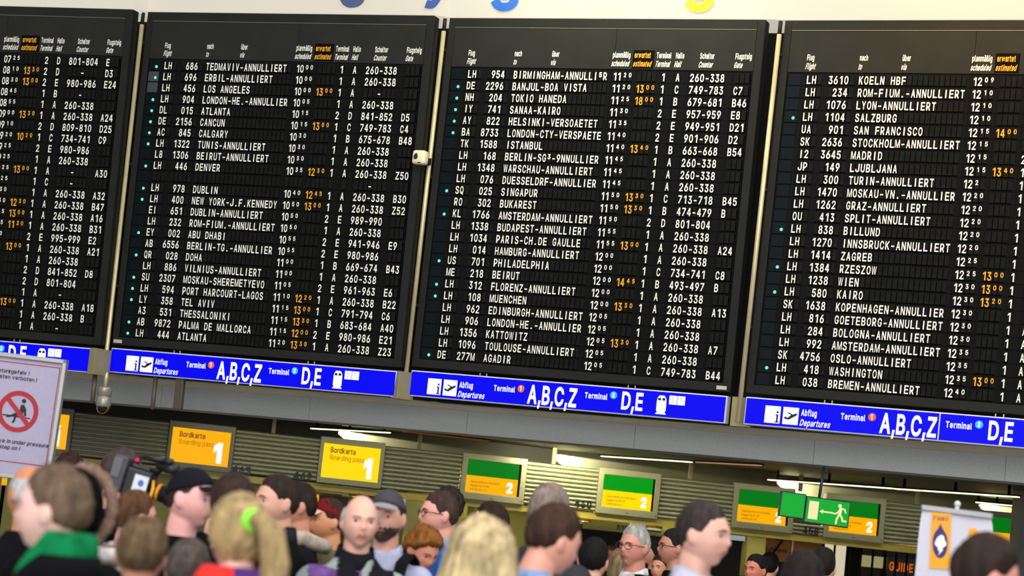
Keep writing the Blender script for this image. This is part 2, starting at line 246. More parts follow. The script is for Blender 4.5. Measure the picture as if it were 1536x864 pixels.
def put_glyph(mb, ch, cx, z, cap, wmax, y, off=0.02, wscale=0.62, m=0):
    """one flap character: centred at cx, baseline z"""
    vs, fs, bb = glyph(ch, off)
    if not vs: return
    s = cap/CAP; wx = (bb[1]-bb[0])*s*wscale; k = wscale*(wmax/wx if wx > wmax else 1)
    mx = (bb[0]+bb[1])/2
    mb.add([(cx+(a-mx)*s*k, y-l*.0004, z+b*s) for a, b, l in vs], fs, m)
def text(mb, body, x, z, cap, y, off=0.02, ws=0.75, gap=0.05, shear=0.0, m=0, align='L', width=None):
    """running lettering from x on baseline z; returns end x"""
    s = cap/CAP
    adv = []
    for ch in body:
        vs, fs, bb = glyph(ch, off); adv.append((bb[1]-bb[0]+gap*1.1)*s*ws if ch != ' ' else .2*s*ws)
    tot = sum(adv)
    if width: ws = ws*width/tot; adv = [a*width/tot for a in adv]; tot = width
    if align == 'C': x -= tot/2
    if align == 'R': x -= tot
    for ch, a in zip(body, adv):
        vs, fs, bb = glyph(ch, off)
        if vs: mb.add([(x+((p-bb[0])*s*ws)+shear*q*s, y-l*.0004, z+q*s) for p, q, l in vs], fs, m)
        x += a
    return x
# ================================================================ the departure boards
BOARD_P = [(-6.046, 19.521, 3.754), (-3.28, 18.76, 3.779), (-0.545, 17.824, 3.794), (2.169, 16.591, 3.771)]
BOARD_H = [(0.946, -0.325, -0.002), (0.927, -0.376, -0.004), (0.910, -0.414, -0.008), (0.896, -0.444, -0.009)]
BOARD_V = [(-0.016, -0.055, 0.998), (-0.011, -0.038, 0.999), (0.0, -0.019, 1.0), (0.015, 0.010, 1.0)]
def board_matrix(i):
    h = Vector(BOARD_H[i]).normalized(); v = Vector(BOARD_V[i]); v = (v-h*v.dot(h)).normalized(); n = v.cross(h)
    p = Vector(BOARD_P[i])+EYEP
    return Matrix(((h.x, n.x, v.x, p.x), (h.y, n.y, v.y, p.y), (h.z, n.z, v.z, p.z), (0, 0, 0, 1)))
BM = [board_matrix(i) for i in range(4)]
m_case = mat('board_casing', (34, 35, 33), .7, .0, spec=.15, noise=.12, nscale=3)
m_panel = mat('board_header_panel', (38, 39, 35), .7, .0, spec=.15, noise=.1, nscale=4)
m_row = mat('flap_surround', (17, 18, 17), .8, spec=.08)
m_flap = mat('flap_leaf', (23, 24, 22), .8, noise=.25, nscale=14, spec=.08)
m_gap = mat('flap_gap', (2, 2, 2), .9, spec=.02)
m_white = mat('flap_print', (250, 250, 236), .7)
m_amber = mat('flap_amber_print', (255, 176, 20), .7)
m_dot = mat('status_lamp_glow', (120, 255, 205), .4, emit=1.0)
m_cell = mat('status_window', (10, 20, 26), .5, spec=.1)
m_cell_lit = mat('status_window_lit', (70, 74, 82), .5, spec=.1)  # light on two of the windows put into a paler base colour
m_black = mat('matt_black', (7, 7, 8), .8, spec=.08)
m_alu = mat('satin_aluminium', (190, 186, 178), .35, .6, noise=.06, nscale=8)
m_cream = mat('cream_painted_pipe', (206, 192, 150), .35, .3, noise=.1, nscale=6)
PT = .0428
def cells():
    r = []
    r += [0+PT*k for k in range(3)]; r += [.308+PT*(k-3) for k in range(5)]; r += [.427+PT*k for k in range(20)]
    r += [1.328+PT*k for k in range(4)]; r += [1.538+PT*k for k in range(4)]; r += [1.752, 1.877]
    r += [2.0+.0433*k for k in range(7)]; r += [2.379+.043*k for k in range(3)]
    return r
def flap_sheet():
    """one continuous sheet with every flap leaf standing proud of it"""
    xs = []; zs = [-.0445, -.0370, -.0365, -.0004, -.0002, .0002, .0004, .0400, .0405, .0445]; up = [0, 0, 1, 1, 0, 0, 1, 1, 0, 0]
    ux = []
    cs = cells(); xs.append(cs[0]-.03); ux.append(0)
    for c in cs: xs += [c-.0160, c-.0156, c+.0208, c+.0212]; ux += [0, 1, 1, 0]
    xs.append(cs[-1]+.03); ux.append(0)
    nz = len(zs); m = MB()
    for i in range(len(xs)-1):
        for j in range(nz-1):
            leaf = min(ux[i], ux[i+1]) and min(up[j], up[j+1]); wide = xs[i+1]-xs[i] > .012 and not ux[i]
            m.f.append((i*nz+j, (i+1)*nz+j, (i+1)*nz+j+1, i*nz+j+1)); m.mi.append(0 if leaf else (2 if wide or zs[j] > .0401 else 1))
    m.v = [(x, -.0035 if (u and v) else .0005, z) for x, u in zip(xs, ux) for z, v in zip(zs, up)]
    return m
FLAP_ME = flap_sheet().mesh('flap_leaves'); [FLAP_ME.materials.append(q) for q in (m_flap, m_gap, m_row)]
rw = MB()
rw.box(-.178, 2.50, .001, .02, -.0485, .0485)
for c in (-.178, .0-.03, .427-.03, 1.328-.032, 1.538-.032, 1.716, 1.84, 1.965, 2.345): rw.box(c-.0012, c+.0012, -.0035, .002, -.0485, .0485)
ROW_ME = rw.mesh('flight_row'); ROW_ME.materials.append(m_row)
B = {}
B[0] = [('', '', '', a, b, c, d, e, f, 0) for a, b, c, d, e, f in [
 ('0725', '', '2', 'D', '801-804', 'E'), ('0810', '1330', '2', 'D', '-', 'D3'), ('0830', '1300', '2', 'E', '980-986', 'E24'), ('0845', '', '1', 'B', '-', ''),
 ('0855', '', '1', 'A', '260-338', ''), ('0900', '1330', '1', 'A', '260-338', 'A24'), ('0910', '', '2', 'D', '809-810', 'D25'), ('0920', '1020', '1', 'C', '734-741', 'C9'),
 ('0925', '', '2', 'E', '980-986', ''), ('0925', '', '1', 'A', '260-338', ''), ('0925', '1300', '1', 'A', '-', 'A30'), ('0925', '', '1', 'C', '-', ''),
 ('0930', '', '1', 'A', '260-338', 'A32'), ('0930', '1230', '1', 'A', '260-338', 'B47'), ('0935', '1300', '1', 'A', '260-338', 'A16'), ('0935', '1130', '1', 'A', '260-338', 'B31'),
 ('0940', '', '2', 'E', '995-999', 'E2'), ('', '1300', '1', 'A', '260-338', 'A21'), ('', '', '1', 'A', '260-338', ''), ('', '', '2', 'D', '841-852', 'D8'),
 ('', '', '2', 'D', '801-804', ''), ('', '', '1', 'A', '-', ''), ('', '1300', '1', 'A', '260-338', 'A18'), ('', '', '1', 'A', '260-338', 'B'), ('', '', '1', 'A', '-', '')]]
def rows(s, dots):
    out = []
    for i, l in enumerate(s.strip().split('\n')):
        a = [q.strip() for q in l.split('|')]; out.append(tuple(a)+(1 if i+1 in dots else 0,))
    return out
B[1] = rows('''LH|686|TEDMAVIV-ANNULLIERT|1000||1|A|260-338|
LH|696|ERBIL-ANNULLIERT|1000||1|A|260-338|
LH|456|LOS ANGELES|1000|1300|1|A|-|
LH|904|LONDON-HE.-ANNULLIER|1005||1|A|260-338|
DL|015|ATLANTA|1015||2|D|841-852|D5
DE|2156|CANCUN|1015|1300|1|C|749-783|C4
AC|845|CALGARY|1030||1|B|675-678|B48
LH|1322|TUNIS-ANNULLIERT|1030||1|A|260-338|
L8|1306|BEIRUT-ANNULLIERT|1030||1|A|260-338|
LH|446|DENVER|1035|1230|1|A|260-338|Z50
|||||||-|
LH|978|DUBLIN|1040|1245|1|A|260-338|B30
LH|400|NEW YORK-J.F.KENNEDY|1050|1300|1|A|260-338|Z52
EI|651|DUBLIN-ANNULLIERT|1050||2|E|989-990|
LH|232|ROM-FIUM.-ANNULLIERT|1050||1|A|260-338|
EY|002|ABU DHABI|1055||2|E|941-946|E9
AB|6556|BERLIN-TG.-ANNULLIER|1055||2|E|980-986|
QR|028|DOHA|1100||1|B|669-674|B43
LH|886|VILNIUS-ANNULLIERT|1100||1|A|260-338|
SU|2307|MOSKAU-SHEREMETYEVO|1105||2|E|961-963|E6
LH|594|PORT HARCOURT-LAGOS|1110|1220|1|A|260-338|B22
LY|358|TEL AVIV|1115|1300|1|C|791-794|C6
A3|531|THESSALONIKI|1115|1330|1|B|683-684|A40
AB|9872|PALMA DE MALLORCA|1115|1200|2|E|980-986|E21
LH|444|ATLANTA|1120|1330|1|A|260-338|Z23''', {1, 2, 4, 5, 6, 7, 8, 10, 12, 13, 16, 18, 20, 21, 22, 24, 25})
B[2] = rows('''LH|954|BIRMINGHAM-ANNULLI^R|1120||1|A|260-338|
DE|2296|BANJUL-BOA VISTA|1120|1300|1|C|749-783|C7
NH|204|TOKIO HANEDA|1125|1800|1|B|679-681|B46
IY|741|SANAA-KAIRO|1130||2|E|957-959|E8
AY|822|HELSINKI-VERSOAETET|1135||2|E|949-951|D21
BA|8733|LONDON-CTY-VERSPAETE|1140||2|E|901-906|D2
TK|1588|ISTANBUL|1140|1340|1|B|663-668|B54
LH|168|BERLIN-SG~-9NNULLIER|1145||1|A|260-338|
LH|1348|WARSCHAU-ANNULLIERT|1145||1|A|260-338|
LH|076|DUESSELDRF-ANNULLIER|1145||1|A|260-338|
SQ|025|SINGAPUR|1150|1330|1|C|713-718|B45
RO|302|BUKAREST|1150|1330|1|B|474-479|B
KL|1766|AMSTERDAM-ANNULLIERT|1150||2|D|801-804|
LH|1338|BUDAPEST-ANNULLIERT|1155||1|A|260-338|
LH|1034|PARIS-CH.DE GAULLE|1155|1300|1|A|260-338|A24
LH|014|HAMBURG-ANNULLIERT|1200||1|A|260-338|
US|701|PHILADELPHIA|1200||1|C|734-741|C8
ME|218|BEIRUT|1200|1445|1|B|493-497|B
LH|312|FLORENZ-ANNULLIERT|1200||1|A|260-338|
LH|108|MUENCHEN|1200|1330|1|A|260-338|A13
LH|962|EDINBURGH-ANNULLIERT|1205||1|A|260-338|
LH|906|LONDON-HE.-ANNULLIER|1205||1|A|260-338|
LH|1356|KATTOWITZ|1205|1330|1|A|260-338|A7
LH|1096|TOULOUSE-ANNULLIERT|1205||1|A|260-338|
DE|277M|AGADIR|1205||1|C|749-783|B44''', {2, 3, 4, 5, 6, 11, 13, 17, 19, 20, 25})
B[3] = rows('''LH|3610|KOELN HBF|1209|||||
LH|234|ROM-FIUM.-ANNULLIERT|1210|||||
LH|1076|LYON-ANNULLIERT|1210|||||
LH|1104|SALZBURG|1210|||||
UA|901|SAN FRANCISCO|1215|1400||||
SK|2636|STOCKHOLM-ANNULLIERT|1215|||||
I2|3645|MADRID|1215||2|||
JP|149|LJUBLJANA|1215|1340|1|||
LH|300|TURIN-ANNULLIERT|122||1|||
LH|1470|MOSKAU-VN.-ANNULLIER|1220||1|||
LH|1262|GRAZ-ANNULLIERT|1220||1|||
OU|413|SPLIT-ANNULLIERT|1220||1|||
LH|838|BILLUND|1220||1|||
LH|1270|INNSBRUCK-ANNULLIERT|1220||1|||
LH|1414|ZAGREB|1225||1|||
LH|1384|RZESZOW|1225|1300|1|||
LH|1238|WIEN|1230|1300|1|||
LH|580|KAIRO|1230|1320|1|||
SK|1638|KOPENHAGEN-ANNULLIER|1230||1|||
LH|816|GOETEBORG-ANNULLIERT|1230||1|A||
LH|284|BOLOGNA-ANNULLIERT|1230||1|A||
LH|992|AMSTERDAM-ANNULLIERT|1235||1|A||
SK|4756|OSLO-ANNULLIERT|1235||1|A||
LH|418|WASHINGTON|1235|1300|1|A||
LH|038|BREMEN-ANNULLIERT|1240||1|A||''', {4, 13, 16, 18, 24})
YG = -.0055
def word(mb, s, x, pitch, m=0):
    for k, ch in enumerate(s):
        if ch == '^': put_glyph(mb, '5', x+k*pitch, -.008, .039, .025, YG, .022, .85, m)
        elif ch == '~': put_glyph(mb, '3', x+k*pitch, -.008, .039, .025, YG, .022, .85, m)
        elif ch != ' ': put_glyph(mb, ch, x+k*pitch, -.032, .063, .037 if ch in 'MW' else .031, YG, .001 if ch in 'MW' else .009, .80, m)
def clock(mb, s, x, m=0):
    for k, ch in enumerate(s):
        if ch == ' ': continue
        if k < 2: put_glyph(mb, ch, x+k*.038, -.032, .063, .031, YG, .004 if ch in 'MW' else .009, .80, m)
        else: put_glyph(mb, ch, x+(.087, .132)[k-2], -.004, .035, .023, YG, .012, .85, m)
LBL = ['leftmost black departure board, cut by the picture edge, above the warning sign',
       'black departure board second from left, first row Tedmaviv cancelled, last row Atlanta',
       'black departure board third from left, first row Birmingham, last row Agadir',
       'rightmost black departure board, first row Koeln HBF, last row Bremen']
for i in range(4):
    bd = empty('departure_board', BM[i], LBL[i], 'departure board', 'row of departure boards')
    c = MB()
    c.box(-.25, 2.577, .022, .11, -2.52, .485, c=.008)
    c.box(-.25, -.19, -.004, .05, -2.52, .485, c=.004); c.box(2.512, 2.577, -.004, .05, -2.52, .485, c=.004)
    c.box(-.19, 2.512, -.004, .05, .405, .485, c=.004); c.box(-.19, 2.512, -.004, .05, -2.52, -2.452, c=.004)
    c.build('casing', m_case, bd)
    p = MB(); p.box(-.187, 1.302, -.001, .021, .062, .402, c=.002); p.box(1.305, 2.509, -.001, .021, .062, .402, c=.002)
    hp = p.build('header_panel', m_panel, bd)
    p = MB(); p.box(-.187, 2.509, -.006, .0, .401, .405); p.build('header_edge_highlight', mat('olive_edge_highlight', (128, 126, 84), .4, .3), bd)  # highlight on the header's reflective top edge, put in as a lighter strip
    heads = [(-.033, 'Flug', 'Flight', 0, .062, .083), (.400, 'nach', 'to', 0, .068, .030), (.743, '\u00fcber', 'via', 0, .068, .045), (1.290, 'planm\u00e4\u00dfig', 'scheduled', 0, .158, .158), (1.482, 'erwartet', 'estimated', 1, .145, .160),
             (1.676, 'Terminal', 'Terminal', 0, .130, .130), (1.843, 'Halle', 'Hall', 0, .075, .060), (2.052, 'Schalter', 'Counter', 0, .125, .122), (2.353, 'Flugsteig', 'Gate', 0, .140, .072)]
    for x, g, e, am, wd, we in heads:
        if i == 0 and x < 1.2: continue
        if i == 3 and x > 1.6: continue
        tb = MB(); text(tb, g, x, .160, .046, -.003, .014, .5, width=wd, gap=.09); text(tb, e, x-.008, .088, .046, -.003, .014, .5, shear=.22, width=we, gap=.09)
        tb.build('heading_lettering', m_amber if am else m_white, hp, fix=False)
    ab = MB(); ab.box(1.468, 1.655, -.0022, 0, .070, .224); ab.build('estimated_heading_field', m_black, hp)
    for r, (fa, fn, de, sc, es, te, ha, co, ga, dot) in enumerate(B[i]):
        row = bpy.data.objects.new('flight_row', ROW_ME); COL.objects.link(row); row.parent = bd; row.location = (0, 0, -.1*r)
        f2 = bpy.data.objects.new('flap_leaves', FLAP_ME); COL.objects.link(f2); f2.parent = row
        k = MB(); k.box(-.172, -.070, -.003, .002, -.044, .044, c=.001)
        k.build('status_window', m_cell_lit if (i == 1 and r in (1, 2)) else m_cell, row)
        for nm, tx, x0, pitch in (('airline_code', fa, 0, PT), ('flight_number', fn, .308-PT*(len(fn)-1), PT), ('terminal_number', te, 1.752, PT), ('hall_letter', ha, 1.877, PT),
                                  ('counter_number', co, 2.0 if co != '-' else 2.0+3*.0433, .0433), ('gate_number', ga, 2.379, .043)):
            if tx: mb = MB(); word(mb, tx, x0, pitch); mb.build(nm, m_white, row, fix=False)
        k = 0
        for wd_ in de.split(' '):
            if wd_: mb = MB(); word(mb, wd_, .427+k*PT, PT); mb.build('destination_word', m_white, row, fix=False)
            k += len(wd_)+1
        for tx, x0, nm, mm in ((sc, 1.328, 'scheduled', m_white), (es, 1.538, 'delayed', m_amber)):
            for sl, pn in ((tx[:2], 'hour'), ('  '+tx[2:], 'minute')):
                if sl.strip(): mb = MB(); clock(mb, sl, x0); mb.build(nm+'_'+pn, mm, row, fix=False)
        if dot: mb = MB(); mb.sphere((-.098, -.006, -.012), (.013, .006, .013), 14, 8); mb.build('status_lamp', m_dot, row, True)
    if i in (1, 2):
        mb = MB(); u = -.235 if i == 1 else 2.46
        mb.box(u, u+.085, -.008, 0, -2.505, -2.475, c=.002); pl = mb.build('maker_plate', mat('pale_plate', (190, 186, 170), .5), bd)
# ---------------------------------------------------------------- blue direction signs under the boards
m_blue = mat('blue_lightbox', (0, 0, 246), .5, emit=.95)
m_lit = mat('white_lightbox', (255, 255, 255), .5, emit=1.0)
m_orange = mat('orange_lightbox', (245, 110, 20), .5, emit=1.0)
m_cyan = mat('cyan_lightbox', (60, 190, 250), .5, emit=1.0)
m_navy = mat('dark_blue_print', (8, 12, 60), .6)
m_ghost = mat('pale_grey_print', (205, 205, 222), .6, emit=.9)
def disc(mb, cx, cz, r, y, n=28, m=0, sx=1.0, sz=1.0):
    mb.add([(cx+r*sx*math.cos(2*PI*k/n), y, cz+r*sz*math.sin(2*PI*k/n)) for k in range(n)], [tuple(range(n))], m)
SL = ['leftmost blue lit departures sign, half hidden behind the warning sign', 'blue lit departures sign below the board that ends with Atlanta',
      'blue lit departures sign below the board that ends with Agadir', 'rightmost blue lit departures sign with a white divider before Terminal 2']
for i in range(4):
    s = empty('direction_sign', BM[i], SL[i], 'direction sign', 'blue direction signs')
    zt, zb = -2.553, -2.770
    c = MB(); c.box(-.232, 2.567, -.03, .06, zb, zt, c=.005); c.build('light_box', mat('white_sign_trim', (225, 220, 222), .4), s)
    c = MB(); c.box(-.222, 2.557, -.036, -.028, zb+.009, zt-.009); face = c.build('blue_face', m_blue, s)
    y = -.038; z0 = -2.55
    def part(nm, m, fn):
        q = MB(); fn(q); return q.build(nm, m, face, fix=False)
    part('terminal_word', m_lit, lambda q: text(q, 'Terminal', 1.362, -2.662, .044, y, .022, .6, width=.203, gap=.09))
    part('terminal_two_disc', m_cyan, lambda q: disc(q, 1.611, -2.622, .030, y)); part('disc_number', m_lit, lambda q: text(q, '2', 1.600, -2.638, .034, y-.003, .03, .8))
    part('gate_letter_lettering', m_lit, lambda q: text(q, 'D,E', 1.685, -2.724, .133, y, .024, .6, width=.192))
    if i > 0:
        for x0 in (-.062, .085): part('pictogram_square', m_lit, lambda q: q.box(x0, x0+.125, y, y+.004, -2.742, -2.609))
        def letter_i(q): q.box(.034, .048, y-.003, y-.001, -2.730, -2.672); q.box(.026, .048, y-.003, y-.001, -2.680, -2.672); q.box(.024, .057, y-.003, y-.001, -2.736, -2.728); disc(q, .041, -2.655, .009, y-.002)
        part('information_letter', m_navy, letter_i)
        def plane(q):
            q.add([(p[0]+.085, y-.002, p[1]-2.742) for p in [(.010, .050), (.020, .040), (.052, .036), (.074, .050), (.112, .074), (.117, .086), (.108, .090), (.066, .074), (.040, .050), (.022, .060)]], [(0, 1, 9), (1, 8, 9), (1, 2, 8), (2, 3, 7, 8), (3, 4, 6, 7), (4, 5, 6)])
            q.add([(p[0]+.085, y-.0025, p[1]-2.742) for p in [(.066, .074), (.080, .078), (.046, .094), (.034, .090)]], [(0, 1, 2, 3)])
        part('aeroplane_pictogram', m_navy, plane)
        part('departures_word', m_lit, lambda q: (text(q, 'Abflug', .232, -2.664, .046, y, .024, .56, width=.128, gap=.09), text(q, 'Departures', .226, -2.742, .046, y, .016, .56, shear=.22, width=.245, gap=.08)))
        part('terminal_word', m_lit, lambda q: text(q, 'Terminal', .548, -2.666, .044, y, .022, .6, width=.198, gap=.09))
        part('terminal_one_disc', m_orange, lambda q: disc(q, .793, -2.632, .030, y)); part('disc_number', m_lit, lambda q: text(q, '1', .783, -2.649, .036, y-.003, .035, .8))
        part('gate_letter_lettering', m_lit, lambda q: text(q, 'A,B,C,Z', .858, -2.742, .143, y, .024, .6, width=.445))
    if i < 3:
        def train(q):
            q.prism([(1.985+p[0], -2.734+p[1]) for p in [(0, .020), (0, .10), (.006, .125), (.02, .142), (.06, .142), (.074, .125), (.08, .10), (.08, .020), (.070, .008), (.084, -.002), (.084, -.008), (-.004, -.008), (-.004, -.002), (.010, .008)]], y, y+.004)
        tr_ = part('train_pictogram', m_lit, train)
        def windows(q):
            for a in (1.995, 2.031): q.box(a, a+.024, y-.003, y-.001, -2.632, -2.612)
        part('train_window_mark', m_navy, windows)
        for a, ch in ((2.088, 'S'), (2.157, 'T')):
            part('platform_square', m_lit, lambda q: q.box(a, a+.064, y, y+.004, -2.657, -2.586)); part('platform_letter', m_ghost, lambda q: text(q, ch, a+.032, -2.640, .04, y-.003, .01, .8, align='C'))
    else: part('white_divider', m_lit, lambda q: q.box(1.309, 1.315, y, y+.004, zb+.009, zt-.009))
    for u in (.40, .46, 1.72, 1.78): 
        mb = MB(); mb.box(u, u+.008, -.028, -.020, zt-.004, zt+.022); mb.build('bracket_pin', m_alu, s)
# ---------------------------------------------------------------- end panels, posts and dark wall between the boards
m_olive = mat('olive_sheet_metal', (150, 144, 100), .45, .3, noise=.08, nscale=5)
PNLB = ['olive metal filler left of the sign below the Tedmaviv board', 'olive metal filler between the two middle blue signs', 'olive metal filler left of the rightmost blue sign']
for i in range(3):
    a = BM[i] @ Vector((2.571, 0.06, 0)); b = BM[i+1] @ Vector((-.240, 0.06, 0)); L = (b-a).length
    az = math.atan2(b.y-a.y, b.x-a.x)
    mb = MB(); mb.box(0.004, L-.004, -.015, .06, -2.785, -2.552, c=.004)
    f = mb.build('filler_panel', m_olive, None, M=frame(a, az)); tag(f, PNLB[i], 'panel', 'olive filler panels')
PIPEL = ['cream conduit left of the Tedmaviv board carrying the dome camera', 'cream conduit with the white box, left of the Birmingham board', 'cream conduit left of the Koeln HBF board']
for i in (1, 2, 3):
    mb = MB(); zt = .36 if i != 2 else .36
    zb = -2.90 if i == 1 else -2.76
    mb.tube(([(-.226, -.075, zb), (-.226, -.075, -2.80), (-.232, -.072, -2.785), (-.276, -.05, -2.70), (-.276, -.035, -2.66)] if i == 1 else [(-.276, -.035, zb)])+[(-.276, -.035, zt)], .019, 18)
    o = mb.build('conduit', m_cream, None, True, M=BM[i]); tag(o, PIPEL[i-1], 'conduit', 'conduits between the boards')
    mb = MB()
    mb.tube([(-.276, -.035, zt), (-.276, -.035, .47)], .017, 18); mb.build('dark_conduit_end', m_case, o, True)
    for zz in (.2, -.9, -2.0):
        mb = MB(); mb.box(-.30, -.245, -.02, .03, zz-.012, zz+.012, c=.003); mb.build('pipe_clip', m_case, o)
# white box device on the middle conduit
SF = BM[2] @ Matrix.Translation((-.258, -.24, -.778))
mb = MB(); mb.box(-.060, .060, -.05, .04, -.058, .060, c=.020)
o = mb.build('motion_sensor', mat('ivory_plastic', (236, 228, 190), .45), None, True, M=SF); tag(o, 'small white box sensor with dark eye fixed on a conduit between two boards', 'sensor')
mb = MB(); mb.add([(q[0]-.020, -.0512, q[1]+.006) for q in [(-.020, -.022), (-.022, .004), (-.010, .022), (.004, .028), (.014, .012), (.018, -.008), (.010, -.024), (-.006, -.028)]], [tuple(range(8))]); mb.build('sensor_eye', mat('dark_eye', (35, 38, 26), .2), o)
mb = MB(); mb.box(.0, .03, -.054, -.046, -.050, -.043, c=.002); mb.build('sensor_latch', m_case, o)
mb = MB(); mb.tube([(.0, .03, 0), (-.018, .188, 0)], .012, 10); mb.box(-.045, .012, .17, .186, -.03, .03, c=.004); mb.build('mounting_arm', m_case, o)
# dome camera
mb = MB(); mb.lathe([(.034, .118), (.062, .114), (.065, .10), (.065, .035), (.060, .032), (.060, .026), (.065, .022), (.065, -.052), (.061, -.06)], 28)
o = mb.build('dome_camera', mat('grey_camera_housing', (158, 154, 140), .35, .4, noise=.08, nscale=12), None, True, M=BM[1] @ Matrix.Translation((-.226, -.075, -3.018))); tag(o, 'grey cylindrical dome camera hanging at the bottom of a conduit', 'camera')
mb = MB(); mb.sphere((0, 0, -.06), (.056, .056, .062), 24, 14); mb.build('dome', mat('dark_smoked_dome', (14, 12, 10), .05, spec=.8), o, True)
mb = MB(); mb.tube([(.058*math.cos(a), -.012, -.06-.064*math.sin(a)) for a in np.linspace(0, PI, 18)], .004, 8); mb.build('dome_guard', mat('copper_guard', (190, 120, 60), .3, .7), o, True)
# dark wall behind the boards
m_dark = mat('dark_back_wall', (10, 11, 12), .8)
mb = MB(); pts = [BM[0] @ Vector((-3.6, .42, 0))]
for i in range(4): pts += [BM[i] @ Vector((-.2, .42, 0)), BM[i] @ Vector((2.55, .42, 0))]
pts.append(BM[3] @ Vector((4.6, .42, 0)))
for a, b in zip(pts[:-1], pts[1:]):
    n = Vector((-(b.y-a.y), b.x-a.x, 0)).normalized()*.15
    zz = (EYE+1.02, EYE+5.4)
    mb.add([(p.x, p.y, z) for p in (a, b, b+n, a+n) for z in zz], [(0, 1, 3, 2), (2, 3, 5, 4), (4, 5, 7, 6), (6, 7, 1, 0), (0, 2, 4, 6), (1, 7, 5, 3)])
tag(mb.build('wall_back', m_dark), 'black wall behind the departure boards', kind='structure')
# ---------------------------------------------------------------- the light band above the boards
mb = MB(); front = []
fp = [BM[0] @ Vector((-3.4, -.012, .487))]
for i in range(4): fp += [BM[i] @ Vector((-.25, -.012, .487)), BM[i] @ Vector((2.58, -.012, .487))]
fp.append(BM[3] @ Vector((4.2, -.012, .487)))
zbot = [p.z for p in fp]
for k in range(len(fp)-1):
    a, b = fp[k], fp[k+1]; n = Vector((-(b.y-a.y), b.x-a.x, 0)).normalized()*.55
    za, zb = zbot[k], zbot[k+1]
    mb.add([(a.x, a.y, za), (b.x, b.y, zb), (b.x, b.y, zb+1.1), (a.x, a.y, za+1.1), (a.x+n.x, a.y+n.y, za), (b.x+n.x, b.y+n.y, zb), (b.x+n.x, b.y+n.y, zb+1.1), (a.x+n.x, a.y+n.y, za+1.1)],
           [(0, 1, 2, 3), (4, 7, 6, 5), (0, 4, 5, 1), (3, 2, 6, 7), (0, 3, 7, 4), (1, 5, 6, 2)])
ban = mb.build('light_band', mat('cream_light_panel', (248, 242, 220), .6, emit=.58), None, fix=False)
ban.data.materials[0].node_tree.nodes['Principled BSDF'].inputs['Base Color'].default_value = (*lin((128, 122, 116)), 1)
tag(ban, 'cream illuminated band with large coloured letters running above the departure boards', 'illuminated sign')
for (i, u, ch, col, hgt) in ((1, 1.795, 'g', (74, 88, 130), .62), (1, 2.60, 'y', (58, 84, 150), .62), (2, .262, 'g', (30, 92, 180), .66), (2, 2.005, 'g', (226, 208, 0), .64)):
    vs, fs, bb = glyph(ch, .03); s = hgt; mx = (bb[0]+bb[1])/2
    g = MB(); g.add([(u+(p-mx)*s*1.0, -.026, .538+(q-bb[2])*s) for p, q, l in vs], fs)
    gg = g.build('coloured_letter', mat('letter_%d_%d_%d' % col, col, .5), ban, fix=False, M=BM[i])
area('band_tint_warm', BM[3] @ Vector((1.3, -.8, 1.25)), BM[3] @ Vector((1.5, -.1, .65)), 1.8, .12, 40, (1.0, .50, .06))  # unseen lamp added to tint the right end of the band orange
area('band_fill_centre', BM[2] @ Vector((1.4, -.8, 1.25)), BM[2] @ Vector((1.4, -.1, .65)), 2.6, .12, 44, (1.0, .97, .66))  # unseen lamp added to brighten the middle of the band
# ---------------------------------------------------------------- grey beam, rail, posts below the boards
BAZ = R(-22.5)
bo = EYEP+ray(768, 600)*18.5
BF = frame(Vector((bo.x, bo.y, EYE)), BAZ)
m_beam = mat('grey_fascia', (186, 190, 190), .5, .1, noise=.07, nscale=60, bump=.05)
mb = MB()
for x0 in np.arange(-6.6, 7.2, 1.55): mb.box(x0+.0015, x0+1.5485, 0, .12, .787, .985)
mb.box(-6.6, 7.2, .02, .5, .79, 1.02)
tag(mb.build('beam', m_beam, None, M=BF), 'grey metal beam below the departure boards', kind='structure')
mb = MB(); mb.prism([(0, 0)]*0 or [(-.01, .985), (-.05, .992), (-.09, 1.012), (-.11, 1.04), (-.10, 1.062), (-.06, 1.07), (.2, 1.07), (.2, .985)], -6.6, 7.2)
mb.v = [(y, x, z) for x, y, z in mb.v]
tag(mb.build('trim_1', mat('rail_metal', (226, 216, 196), .35, .1, noise=.1, nscale=2, stretch=(1, 8, 8)), None, M=BF), 'rounded metal rail above the grey beam', kind='structure')
m_post = mat('brown_grey_post', (86, 78, 66), .5, .2)
for (bi, u, zb, wd, lab) in ((0, 2.545, -3.03, .042, 'thin dark post right of the warning sign, before the grey beam'), (1, .216, -3.065, .040, 'slim round dark post right of the dome camera'), (1, .472, -3.04, .080, 'wide flat dark post hanging before the grey beam')):
    mb = MB(); H = -2.770-zb; r = wd/2
    if wd < .06: mb.tube([(0, 0, 0), (0, 0, .012), (0, 0, H)], [r*.6, r, r], 16)
    else: mb.box(-r, r, -r*.6, r*.6, 0, H, c=.006)
    o = mb.build('hanging_post', m_post, None, wd < .06, M=BM[bi] @ Matrix.Translation((u, .025, zb))); tag(o, lab, 'post', 'posts below the boards')
